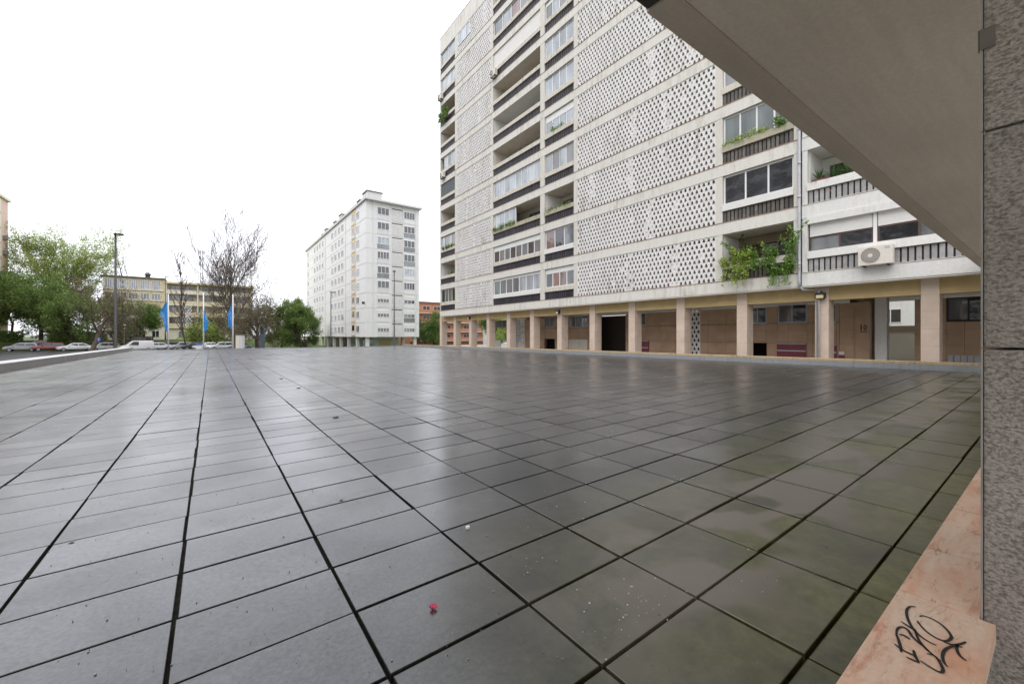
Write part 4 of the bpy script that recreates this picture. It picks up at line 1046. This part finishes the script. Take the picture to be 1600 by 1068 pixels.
for i, (t, s, h, lf, lb) in enumerate(((44, 92, 9, 'leaf_mid', 'green street tree between the tower and the long building'), (50, 70, 8.5, 'leaf_light', 'pale green tree seen between the first columns'), (52, 58, 7.5, 'leaf_brown', 'brownish tree seen between the second and third columns'), (47, 104, 8, 'leaf_brown', 'budding tree in front of the orange block'), (56, 82, 10, 'leaf_dark', 'dark tree behind the far end of the long building'))):
    tree(0, 0, h, lb, 30+i, lf, 14000, .15, .32, base=(t, s), group='trees behind the long building', trunk=.2, spread=.9, up=.15, **SPR)

# hedges
def hedge(x, Y, l, h, label, seed, leaf='leaf_dark'):
    t, s = at_depth(x, Y); z = terrain(t, s); rg = np.random.default_rng(seed)
    o = thing('hedge', (t, s, z), label, 'hedge', 'hedges along the street')
    pts = np.stack([rg.uniform(-l/2, l/2, 900), rg.normal(0, .35, 900), rg.uniform(.1, h, 900)], 1)
    V, Fq = leaves(rg, pts, 5000, .12, .14); npmesh('foliage', V, Fq, M[leaf], o)
    seg = [(np.array([x_, 0, 0.]), np.array([x_+rg.normal(0, .2), rg.normal(0, .2), h*.8]), .03, .015) for x_ in np.linspace(-l/2, l/2, int(l*3))]
    V, Fq = seg_mesh(seg, 4); npmesh('stems', V, Fq, M['bark'], o)
hedge(4, 77, 5, 1.9, 'clipped dark hedge at the far left behind the silver car', 1); hedge(112, 84, 6, 1.6, 'dark hedge above the white saloon car', 2); hedge(140, 86, 5, 1.4, 'low hedge left of the blue parking sign', 3)

# ================================================================== cars
CARP = {}
def paint(name, c):
    if name not in CARP:
        m = NT(name); m.set(c, .28, .6); m.b.inputs['Coat Weight'].default_value = .6; CARP[name] = m.m
    return CARP[name]
PROF = {
 'hatch': ([(-2.0, .35), (-2.02, .62), (-1.92, .92), (-1.72, 1.38), (-1.45, 1.47), (.0, 1.50), (.42, 1.44), (1.12, .98), (1.82, .84), (2.03, .66), (2.05, .35)], .93, (3, 7)),
 'saloon': ([(-2.3, .35), (-2.32, .70), (-2.2, .93), (-1.62, .98), (-1.0, 1.38), (-.6, 1.44), (.25, 1.43), (.55, 1.37), (1.25, .94), (2.05, .82), (2.28, .64), (2.3, .35)], .93, (3, 8)),
 'van': ([(-2.15, .4), (-2.17, .8), (-2.13, 1.7), (-2.0, 1.84), (.35, 1.84), (.62, 1.74), (1.25, 1.12), (1.95, .98), (2.15, .72), (2.17, .4)], 1.05, (3, 6)),
}
def car(kind, t, s, rz, color, cname, label, z=None, group='cars parked along the street'):
    prof, belt, (ia, ib) = PROF[kind]; top = max(p[1] for p in prof); W = .87 if kind != 'van' else .9
    o = thing({'van': 'parked_van'}.get(kind, 'parked_car'), (t, s, terrain(t, s)+.03 if z is None else z), label, 'van' if kind == 'van' else 'car', group, rz)
    hw = lambda zz: W-(.20 if kind != 'van' else .10)*max(0, zz-belt)/(top-belt)-(.05 if zz < .5 else 0)
    n = len(prof); q = MB()
    L = [(x, hw(z_), z_) for x, z_ in prof]; R = [(x, -hw(z_), z_) for x, z_ in prof]
    q.v = L+R; q.f = [(i, i+1, n+i+1, n+i) for i in range(n-1)]+[(n-1, 0, n, 2*n-1)]
    q.f += [tuple(range(n))[::-1], tuple(range(n, 2*n))]
    o2 = q.build('body', paint(cname, color), o)
    bv = o2.modifiers.new('bevel', 'BEVEL'); bv.width = .07; bv.segments = 3; bv.limit_method = 'ANGLE'; bv.angle_limit = .6
    o2.data.shade_smooth()
    g = MB()
    roof = top-.10; xs = [p for p in prof if p[1] > belt]
    xa = min(p[0] for p in xs)+.22; xb = max(p[0] for p in xs if p[1] > belt+.02)
    def xline(zz, front):
        idx = range(n-1)
        c = [prof[i][0]+(prof[i+1][0]-prof[i][0])*(zz-prof[i][1])/(prof[i+1][1]-prof[i][1]) for i in idx if (prof[i][1]-zz)*(prof[i+1][1]-zz) < 0]
        return max(c) if front else min(c)
    zb_, zt_ = belt+.04, top-.14
    fb, ft, bb, bt = xline(zb_, True)-.22, xline(zt_, True)-.12, xline(zb_, False)+.18, xline(zt_, False)+.2
    if kind == 'van': bb = bt = -.15
    for sg in (1, -1):
        nw = 2; cut = [0, .49, 1]
        for i in range(2 if kind != 'van' else 1):
            c0, c1 = (cut[i]+.02, cut[i+1]-.02) if kind != 'van' else (0, 1)
            pts = [(bb+(fb-bb)*c0, zb_), (bb+(fb-bb)*c1, zb_), (bt+(ft-bt)*c1, zt_), (bt+(ft-bt)*c0, zt_)]
            w = MB().prism([(x, sg*(hw(z_)+.004), z_) for x, z_ in pts], (0, -sg*.03, 0)).build('side_window', M['car_glass'], o)
    f0, f1 = xline(zb_+.03, True)+.012, xline(zt_+.06, True)+.012
    MB().prism([(f0, hw(zb_)-.07, zb_+.03), (f0, -hw(zb_)+.07, zb_+.03), (f1, -hw(zt_)+.09, zt_+.06), (f1, hw(zt_)-.09, zt_+.06)], (-.03, 0, -.01)).build('windscreen', M['car_glass'], o)
    r0_, r1_ = xline(zb_+.05, False)-.012, xline(zt_+.04, False)-.012
    if kind != 'van': MB().prism([(r0_, hw(zb_)-.1, zb_+.05), (r0_, -hw(zb_)+.1, zb_+.05), (r1_, -hw(zt_)+.12, zt_+.04), (r1_, hw(zt_)-.12, zt_+.04)], (.03, 0, 0)).build('rear_window', M['car_glass'], o)
    xe, xr = prof[-1][0], prof[0][0]
    for sg in (1, -1):
        MB().prism([(xe-.22, sg*.50, .66), (xe-.10, sg*.80, .66), (xe-.22, sg*.82, .80), (xe-.30, sg*.52, .79)], (.1, 0, -.02)).build('headlight', M['lamp_clear'], o)
        box('tail_light', M['lamp_red'], o, xr-.03, xr+.14, min(sg*.62, sg*.84), max(sg*.62, sg*.84), .72, .95)
        MB().box(.75, .95, min(sg*(W+.01), sg*(W+.17)), max(sg*(W+.01), sg*(W+.17)), belt, belt+.13).build('mirror', paint(cname, color), o)
        for x in (xr+.75, xe-.78):
            w = MB().tube([(x, sg*(W-.2), .31), (x, sg*(W+.012), .31)], .315, 18).build('wheel', M['tyre'], o)
            MB().tube([(x, sg*(W+.005), .31), (x, sg*(W+.02), .31)], .20, 12).build('rim', M['rim'], w)
    box('grille', M['black'], o, xe-.06, xe+.012, -.5, .5, .42, .6); box('number_plate', M['plate'], o, xe+.013, xe+.022, -.26, .26, .44, .55); box('rear_plate', M['plate'], o, xr-.022, xr-.013, -.26, .26, .60, .71)
    return o
PI = math.pi
WH, SI, RD, DK, BL = (.78, .78, .78), (.45, .46, .49), (.26, .03, .035), (.03, .032, .036), (.05, .08, .16)
def row(x, Y, kind, c, nme, label, rz=PI+.3, **kw):
    t, s = at_depth(x, Y); return car(kind, t, s, rz, c, nme, label, **kw)
row(34, 71, 'hatch', SI, 'silver_paint', 'silver hatchback, leftmost car in the near row', PI+.1)
row(62, 76, 'hatch', RD, 'red_paint', 'dark red hatchback half hidden behind the red car', PI+.1)
row(76, 73, 'hatch', RD, 'red_paint', 'red car between the silver hatchback and the white saloon')
row(118, 72, 'saloon', WH, 'white_paint', 'white saloon car left of the parapet end')
row(163, 74, 'hatch', WH, 'white_paint', 'white car just left of the white van')
row(213, 70, 'van', WH, 'white_paint', 'small white van by the billboard')
row(243, 76, 'saloon', WH, 'white_paint', 'white car behind the left flagpole'); row(262, 80, 'hatch', DK, 'dark_paint', 'dark car right of the left flagpole'); row(284, 78, 'hatch', SI, 'silver_paint', 'silver car between the left and middle flagpoles')
row(303, 78, 'hatch', DK, 'dark_paint', 'black car left of the middle flagpole'); row(325, 78, 'saloon', WH, 'white_paint', 'white car right of the middle flagpole'); row(345, 78, 'hatch', WH, 'white_paint', 'white hatchback left of the right flagpole'); row(372, 78, 'saloon', SI, 'silver_paint', 'silver car behind the right flagpole')
up_ = dict(group='cars on the upper road')
row(17, 128, 'hatch', RD, 'red_paint', 'red car at the left end of the upper road', PI+.05, **up_); row(40, 129, 'van', WH, 'white_paint', 'white van on the upper road under the trees', .05, **up_)
row(66, 129, 'saloon', DK, 'dark_paint', 'dark car beside the white van on the upper road', PI, **up_); row(88, 128, 'saloon', WH, 'white_paint', 'white car on the upper road between two trunks', PI, **up_)
for i, (x, Y, c, nme, lb) in enumerate(((433, 118, WH, 'white_paint', 'white car left of the grey totem under the trees'), (448, 121, DK, 'dark_paint', 'dark car under the round green tree'), (463, 120, WH, 'white_paint', 'white car near the trunk of the round green tree'), (475, 122, SI, 'silver_paint', 'silver car at the foot of the white tower'))):
    t, s = at_depth(x, Y); row(x, Y, 'hatch', c, nme, lb, PI/2+.3, group='cars parked by the tower')
car('hatch', 43, 60, PI/2, WH, 'white_paint', 'white car seen between the columns', z=terrain(43, 60)+.03, group='cars behind the long building'); car('saloon', 44.5, 53, PI/2, SI, 'silver_paint', 'silver car seen between the third and fourth columns', group='cars behind the long building')

# ================================================================== poles, flags, lamps, signs
def lamp(x, Y, ytop, label, arm=1.0, r=.11, base_r=.14):
    t, s = at_depth(x, Y); z = terrain(t, s); zt = z_at(ytop, t, s)
    o = thing('street_lamp', (t, s, z), label, 'street lamp', 'tall street lamps')
    MB().tube([(t, s, z-.1), (t, s, z+1.2), (t, s, z+1.25), (t, s, zt)], [base_r, base_r, r, r*.65], 10).build('post', M['metal_dark'], o, True)
    ax, ay = CH, -SH
    slab('lamp_head', t-.18, t+arm, s-.22, s+.22, zt-.05, zt+.12, M['metal_dark'], o, .03)
    box('lens', M['lamp_clear'], o, t+.1, t+arm-.1, s-.15, s+.15, zt-.075, zt-.052)
lamp(180.5, 50, 366, 'tall dark street lamp at the left, beside the parapet end', .75, .15, .19)
lamp(517, 88, 456.5, 'dark street lamp in front of the long side of the white tower', .9, .11, .14)
lamp(616, 64, 424, 'dark street lamp in front of the end wall of the white tower', -.9 if False else .2, .11, .14)
lamp(258.5, 96, 433, 'thin lamp post beside the corner of the yellow block', .8, .1, .12)
t, s = at_depth(194, 78); z = terrain(t, s); o = thing('globe_lamp', (t, s, z), 'small post lamp with a round globe under the trees', 'street lamp')
MB().tube([(t, s, z), (t, s, z+4.4)], .06, 8).build('post', M['metal_white'], o)
bm = bmesh.new(); bmesh.ops.create_icosphere(bm, subdivisions=2, radius=.28); bmesh.ops.translate(bm, verts=bm.verts, vec=(0, 0, 4.65)); me = bpy.data.meshes.new('globe'); bm.to_mesh(me); bm.free(); me.materials.append(M['ac_white']); me.shade_smooth()
g = bpy.data.objects.new('globe', me); col.objects.link(g); g.parent = o
m = NT('blue_flag'); P = m.pos(); a = m.noise(P, 1.4, 3); M['flag'] = m.set(m.ramp(a, (.3, (.02, .20, .52)), (.7, (.07, .36, .72))), .6, .3)
M['flag_pale'] = plain('pale_flag_motif', (.16, .30, .72), .6, .1, 3)
def flag(x, Y, ytop, yf0, yf1, dxt, dxb, label, seed):
    t, s = at_depth(x, Y); z = terrain(t, s); zt = z_at(ytop, t, s); rg = np.random.default_rng(seed)
    o = thing('flagpole', (t, s, z), label, 'flagpole', 'flagpoles at the end of the plaza')
    MB().tube([(t, s, z-.1), (t, s, zt)], [.085, .06], 10).build('pole', M['metal_white'], o, True)
    za, zb = z_at(yf0, t, s), z_at(yf1, t, s); n, m_ = 22, 10
    V = []
    for i in range(n+1):
        q = i/n
        for j in range(m_+1):
            p = j/m_
            # hanging limply: the free edge falls and the cloth gathers in folds
            out = (dxt*np.interp(q, [0, .12, .42, .62, 1], [.15, .5, 1, .55, 0])+dxb*np.interp(q, [0, .5, 1], [0, .5, 1]))*p
            fold = .20*math.sin(p*PI*3.6+q*3.2+seed)*(.35+.65*p)*(.4+.6*q)
            zz = za+(zb-za)*(q*(1-.12*p))-p*.95*(1-q)
            px_, py_ = CH*out, -SH*out
            V.append((t+px_+SH*fold, s+py_+CH*fold, zz))
    w = m_+1; Fq = [(i*w+j, i*w+j+1, (i+1)*w+j+1, (i+1)*w+j) for i in range(n) for j in range(m_)]
    q = MB(); q.v = V; q.f = Fq; f = q.build('flag', M['flag'], o, True)
    sd = f.modifiers.new('thickness', 'SOLIDIFY'); sd.thickness = .012
    q = MB(); q.v = [(a-.02*SH, b-.02*CH, c) for a, b, c in V]; q.f = [Fq[i*m_+j] for i in range(9, 18) for j in range(2, 7) if (i*7+j*3) % 5 < 3]; q.build('flag_motif', M['flag_pale'], f, True)
flag(263, 52, 459, 461, 521, -1.0, -.45, 'white flagpole with a blue flag, leftmost of the three', 1)
flag(318, 51, 457, 479, 521, .38, .42, 'white flagpole with a narrow blue flag, middle of the three', 2)
flag(364, 50, 459.5, 463, 517, -.5, -.4, 'white flagpole with a blue flag, rightmost of the three', 3)
# parking sign, billboard, totem, cabinet, antenna mast
def at(x, Y): t, s = at_depth(x, Y); return t, s, terrain(t, s)
t, s, z = at(155, 68); o = thing('parking_sign', (t, s, z), 'blue parking sign on a thin post left of the white van', 'sign')
MB().tube([(t, s, z), (t, s, z_at(527, t, s))], .035, 8).build('post', M['grey_steel'], o)
def quadpanel(name, mat, par, t, s, w, z0, z1, d=.03, fwd=0.0):
    a = (CH*w/2, -SH*w/2); n = (-SH*d, -CH*d); f = (-SH*fwd, -CH*fwd)
    return MB().prism([(t-a[0]+f[0], s-a[1]+f[1], z0), (t+a[0]+f[0], s+a[1]+f[1], z0), (t+a[0]+f[0], s+a[1]+f[1], z1), (t-a[0]+f[0], s-a[1]+f[1], z1)], (n[0], n[1], 0)).build(name, mat, par)
M['sign_blue'] = plain('sign_blue', (.04, .12, .5), .4, .05)
zt = z_at(527.3, t, s); p = quadpanel('plate', M['sign_blue'], o, t, s, .62, zt-.62, zt, fwd=.04)
quadpanel('letter', M['plate'], p, t-.06*CH, s+.06*SH, .07, zt-.52, zt-.1, .008, fwd=.075); quadpanel('letter', M['plate'], p, t+.04*CH, s-.04*SH, .14, zt-.17, zt-.1, .008, fwd=.075); quadpanel('letter', M['plate'], p, t+.04*CH, s-.04*SH, .14, zt-.35, zt-.28, .008, fwd=.075); quadpanel('letter', M['plate'], p, t+.11*CH, s-.11*SH, .06, zt-.275, zt-.175, .008, fwd=.075)
t, s, z = at(222, 79); o = thing('bus_shelter', (t, s, z), 'dark framed bus shelter behind the small white van', 'bus shelter')
zt = z_at(525, t, s)
quadpanel('rear_panel', M['tower_panel'], o, t, s, 4.2, z+.3, zt-.12, .04)
quadpanel('roof', M['metal_dark'], o, t, s, 4.6, zt-.1, zt, 1.4, fwd=-.1)
for w_ in (-2.15, 2.15): quadpanel('post', M['metal_dark'], o, t+CH*w_, s-SH*w_, .12, z, zt-.11, .12, fwd=.045)
M['poster'] = plain('poster', (.40, .26, .22), .5, .4, 2); quadpanel('poster', M['poster'], o, t+CH*1.3, s-SH*1.3, 1.1, z+.6, zt-.4, .02, fwd=.05)
t, s, z = at(377, 60); o = thing('utility_cabinet', (t, s, z), 'pale utility cabinet right of the right-hand flagpole', 'cabinet'); zt = z_at(523.5, t, s)
quadpanel('cabinet_body', M['tower_panel'], o, t, s, 1.0, z, zt, .5); quadpanel('cabinet_door', M['cream'], o, t-.2*CH, s+.2*SH, .46, z+.2, zt-.1, .02, fwd=.502); quadpanel('cabinet_lid', M['pave'], o, t, s, 1.1, zt+.003, zt+.06, .6, fwd=-.05)
t, s, z = at(410.5, 74); o = thing('information_totem', (t, s, z), 'slim blue-grey information totem under the trees', 'totem'); zt = z_at(507.5, t, s)
M['totem'] = plain('totem_blue_grey', (.10, .125, .16), .4, .1); quadpanel('totem_panel', M['totem'], o, t, s, .75, z, zt, .25); quadpanel('totem_base', M['pave'], o, t, s, 1.0, z-.05, z+.1, .5, fwd=-.1); quadpanel('totem_face', M['metal_dark'], o, t, s, .55, zt-1.6, zt-.3, .01, fwd=.252)
t, s, z = at(315, 170); o = thing('antenna_mast', (t, s, z), 'distant grey lattice antenna mast behind the yellow block', 'mast'); zt = z_at(390, t, s); q = MB()
for a, b in ((-.6, -.6), (.6, -.6), (.6, .6), (-.6, .6)): q.tube([(t+a, s+b, z), (t+a*.6, s+b*.6, zt)], .09, 5)
for i in range(20):
    z0_ = z+(zt-z)*i/20; z1_ = z+(zt-z)*(i+1)/20; q.tube([(t-.55, s-.55, z0_), (t+.55, s-.55, z1_)], .05, 4); q.tube([(t+.55, s-.55, z0_), (t-.55, s-.55, z1_)], .05, 4)
q.build('lattice', M['grey_steel'], o); q = MB()  # lighter grey puts the distance haze into the mast's colour
for zz in (zt-1, zt-3.5, zt-6):
    for k in range(6): q.box(t+.9*math.cos(k)-.12, t+.9*math.cos(k)+.12, s+.9*math.sin(k)-.12, s+.9*math.sin(k)+.12, zz-.8, zz+.7)
q.build('antennas', M['grey_steel'], o)
t, s, z = at(311, 66); o = thing('waste_bin', (t, s, z), 'blue topped recycling bin left of the middle flagpole', 'bin'); zt = z_at(537, t, s)
slab('bin_body', t-.4, t+.4, s-.4, s+.4, z, zt-.2, M['plate'], o, .05); slab('bin_lid', t-.44, t+.44, s-.44, s+.44, zt-.19, zt, M['sign_blue'], o, .05)

# ================================================================== balcony plants
def plant(label, s0, s1, z0, z1, t0, t1, n, size, leaf, seed, hang=0.0, name='balcony_plant', flowers=0):
    rg = np.random.default_rng(seed); o = thing(name, ((t0+t1)/2, (s0+s1)/2, z0), label, 'plant', 'plants on the balconies')
    org = np.array(ORG[o.name])
    nst = max(4, int((s1-s0)*10)); st = []; pts = []
    for i in range(nst):
        b = np.array([rg.uniform(t0, t1), rg.uniform(s0, s1), z0]); L = (z1-z0)*rg.uniform(.45, 1); d = np.array([rg.normal(-.12, .18), rg.normal(0, .22), 1.0])
        p = b
        for k in range(4):
            q = p+d*L/4; st.append((p-org, q-org, .012, .008)); pts += [p+(q-p)*f for f in (.3, .7, 1)]; p = q; d = d+rg.normal(0, .2, 3)-np.array([.1, 0, .12*hang])
        if hang:
            p = np.array([t0-.05, rg.uniform(s0, s1), z0])
            for k in range(3):
                q = p+np.array([rg.normal(-.03, .03), rg.normal(0, .06), -hang*rg.uniform(.1, .3)]); st.append((p-org, q-org, .008, .005)); pts += [p, q]; p = q
    V, Fq = leaves(rg, np.array(pts)-org, n, .07, size); npmesh('foliage', V, Fq, M[leaf], o); V, Fq = seg_mesh(st, 4); npmesh('stems', V, Fq, M['leaf_mid'], o)
    if flowers: V, Fq = leaves(rg, np.array(pts)[rg.integers(0, len(pts), 20)]-org, flowers, .02, .055); npmesh('flowers', V, Fq, M['petal_white'], o)
    return o
zk = Z0+BT+.9
plant('bright lime plants spilling over the left of the planted first-floor balcony', 8.9, 10.2, zk-.25, zk+.55, TF-.25, TF+.1, 1700, .055, 'leaf_lime', 1, 1.2)
plant('leafy white-flowering plants in the middle of the planted first-floor balcony', 7.7, 9.1, zk-.05, zk+.62, TF-.15, TF+.2, 1500, .055, 'leaf_plant', 2, .6, flowers=14)
plant('climbing vine on the right pier of the planted first-floor balcony', 7.05, 7.4, zk-.2, zk+1.45, TF-.12, TF+.05, 650, .06, 'leaf_plant', 3, .8)
plant('ivy trailing down over the slats of the planted first-floor balcony', 7.1, 8.0, zk-.85, zk-.3, TF-.12, TF+.02, 700, .05, 'leaf_plant', 4, .8)
plant('tall dark plant in the left corner of the planted first-floor balcony', 9.4, 10.0, zk-.2, zk+1.15, TF+.35, TF+.8, 900, .06, 'leaf_dark', 5)
zk = Z0+FH*2+BT+.9
plant('mossy weeds along the sill below the frosted glazing', 8.2, 10.2, zk-.02, zk+.22, TF-.06, TF+.06, 500, .05, 'leaf_lime', 6)
plant('small green tuft at the right of the sill below the frosted glazing', 7.3, 7.9, zk-.02, zk+.35, TF-.06, TF+.06, 260, .06, 'leaf_plant', 7)
zk = Z0+FH*2+BT+.9; plant('low weeds on the rail of the half-glazed wide balcony', 27.5, 30.7, zk-.02, zk+.28, TF-.1, TF+.1, 600, .07, 'leaf_mid', 8)
plant('weeds on the rail of the open middle balcony', 20.8, 23.5, zk-.02, zk+.15, TF-.1, TF+.1, 300, .05, 'leaf_mid', 9)
zk = Z0+FH*7+BT+.9; plant('bushy plants hanging from a high balcony at the left corner', 39.2, 41.3, zk-.1, zk+.6, TF-.25, TF+.2, 900, .11, 'leaf_dark', 10, .8)
zk = Z0+FH*2+BT+.9; plant('plants on the low rail of a glazed balcony at the left corner', 38.3, 41.0, zk-.02, zk+.25, TF-.1, TF+.1, 400, .08, 'leaf_mid', 11)
zk = Z0+FH*1+BT+.9; plant('plants inside an open balcony at the left corner', 38.2, 40, zk-.1, zk+.7, TF+.3, TF+.9, 500, .1, 'leaf_mid', 12)
zk = Z0+FH*4+BT+.9; plant('three small plants on a white sill of the middle bay', 21.8, 23.1, zk, zk+.25, TF-.04, TF+.06, 160, .06, 'leaf_plant', 13)
# yucca on the white balcony
ys, yz = s_on_t(1303, TF+.35), Z0+FH+BT+.55
o = thing('yucca', (TF+.35, ys, yz-.55), 'spiky dark green yucca on the white balcony right of the drainpipe', 'plant', 'plants on the balconies')
q = MB(); MB().tube([(TF+.35, ys, yz-.55), (TF+.35, ys, yz-.54), (TF+.35, ys, yz-.1)], [.02, .2, .26], 14).build('pot', M['lip'], o, True)
rg = np.random.default_rng(4)
for c in range(3):
    by, bt = ys+(-.5, 0, .5)[c], TF+.35+rg.normal(0, .08)
    MB().tube([(TF+.35, ys, yz-.15), (bt, by, yz+.45)], .05, 6).build('stem', M['bark'], o)
    for k in range(46):
        az, el = rg.uniform(0, 2*PI), rg.uniform(-.3, 1.4); L = rg.uniform(.45, .7)
        d = Vector((math.cos(az)*math.cos(el), math.sin(az)*math.cos(el), math.sin(el))); w = d.cross(Vector((0, 0, 1)))
        w = (w.normalized() if w.length > .01 else Vector((1, 0, 0)))*.028; b = Vector((bt, by, yz+.45)); mdp = b+d*L*.55; tip = b+d*L+Vector((0, 0, -.12*L))
        q.poly([b-w*.6, b+w*.6, mdp+w, mdp-w]); q.poly([mdp-w, mdp+w, tip])
q.build('blades', M['leaf_yucca'], o)
o = box('planter', M['red_box'], None, TF+.12, TF+.36, 5.9, 6.5, Z0+FH+BT+.902, Z0+FH+BT+1.03); tag(o, 'small red planter at the left end of the white balcony', 'planter')

# ================================================================== litter on the paving
M['pink_petal'] = plain('pink_petal', (.72, .06, .16), .5, .3, 60)
t, s = on_plane(677, 951, -.0); z = plaza_z(t, s)-.001
q = MB(); rg = np.random.default_rng(2)
for k in range(5):
    a0 = k*1.257; 
    for i in range(3):
        r0_, r1_ = .004+.005*i, .009+.005*i; zz0, zz1 = .004*i, .004*(i+1)+.002*rg.random()
        q.poly([(t+r0_*math.cos(a0-.5), s+r0_*math.sin(a0-.5), z+zz0), (t+r1_*math.cos(a0-.6), s+r1_*math.sin(a0-.6), z+zz1), (t+r1_*math.cos(a0+.6), s+r1_*math.sin(a0+.6), z+zz1+.003*rg.random()), (t+r0_*math.cos(a0+.5), s+r0_*math.sin(a0+.5), z+zz0)])
tag(q.build('fallen_petal', M['pink_petal']), 'bright pink crumpled flower petal lying on a tile in the foreground', 'petal')
t, s = on_plane(730, 827, 0); z = plaza_z(t, s)
q = MB(); q.prism([(t-.012, s-.006, z+.001), (t+.010, s-.010, z+.001), (t+.014, s+.006, z+.001), (t-.004, s+.011, z+.001)], (.002, .001, .012)); tag(q.build('paper_scrap', M['petal_white']), 'tiny white scrap on a tile left of centre', 'scrap')
q = MB(); rg = np.random.default_rng(9); q2 = MB()
for k in range(300):
    x_, y_ = rg.uniform(60, 1480), 560+500*rg.random()**1.0
    t, s = on_plane(x_, y_, 0)
    if s < .36 or t > PR-.3 or t < PL+.3 or s > far_s(t)-1: continue
    z = plaza_z(t, s)+.0022; r = .0012+.0028*rg.random()**2; mb = q if rg.random() < .7 else q2; r *= 1 if mb is q else .62
    mb.prism([(t+r*math.cos(a+k), s+r*math.sin(a+k)*rg.uniform(.6, 1.2), z-.002) for a in (0, 1.2, 2.6, 3.9, 5.1)], (0, 0, .003+r*.3))
tag(q.build('grit', M['pave']), 'pale grit and flecks scattered on the wet tiles', kind='stuff')
tag(q2.build('debris', M['bark']), 'dark leaf crumbs scattered on the wet tiles', kind='stuff')
for i, (x_, y_) in enumerate(((466, 604), (439, 589), (524, 651), (327, 556), (109, 841), (532, 780))):
    t, s = on_plane(x_, y_, 0); z = plaza_z(t, s)+.003; r = .026 if y_ < 700 else .007; q = MB()
    q.prism([(t+r*math.cos(a)*1.5, s+r*math.sin(a), z-.002) for a in np.linspace(0, 5.5, 7)], (0.01, 0, r*.5)); tag(q.build('dead_leaf', M['bark']), 'small dark dead leaf '+('on the tiles right of centre-left, nearer of the distant pair', 'farther back of the distant pair on the tiles', 'alone in the middle distance left of centre', 'far off near the middle flagpole reflection', 'at the far left of the near tiles', 'on a near tile left of the paper scrap')[i], 'leaf', 'dead leaves on the tiles')
q = MB(); rg = np.random.default_rng(21)
for cx, cy, sx_, sy_, n in ((985, 930, 38, 22, 46), (830, 885, 30, 12, 12), (960, 990, 30, 20, 12), (1190, 905, 60, 30, 14), (905, 800, 90, 25, 30), (1060, 750, 20, 6, 20)):
    for k in range(n):
        t, s = on_plane(rg.normal(cx, sx_), rg.normal(cy, sy_), .01); z = plaza_z(t, s)+.0024; r = .0012+.0038*rg.random()**2.6
        q.prism([(t+r*math.cos(a)*rg.uniform(.5, 1.2), s+r*math.sin(a)*rg.uniform(.5, 1.2), z-.002) for a in np.linspace(0, 5.3, 7)], (0, 0, .0018))
tag(q.build('lichen', M['parapet_top']), 'whitish lichen spots on the tiles right of centre', kind='stuff')
# the block across the street on the left, which the right-hand windows mirror
ro = thing('apartment_building', (-46, 35, GZ), 'banded block across the street on the left, mirrored in the right-hand windows', 'building')
box('wall', M['tower_panel'], ro, -52, -40, -10, 84, GZ-1, 43)
for k in range(14):
    z = GZ+2.4+k*2.95; box('window_band', M['glass_dark'], ro, -39.99, -39.9, -9, 83, z, z+1.5); box('balcony_band', M['tower_white'], ro, -39.99, -39.0, -9.5, 83.5, z-1.1, z-.1)
    for i in range(19): box('pier', M['tower_panel'], ro, -39.89, -39.8, -8.6+i*5, -7.9+i*5, z-.09, z+1.84)
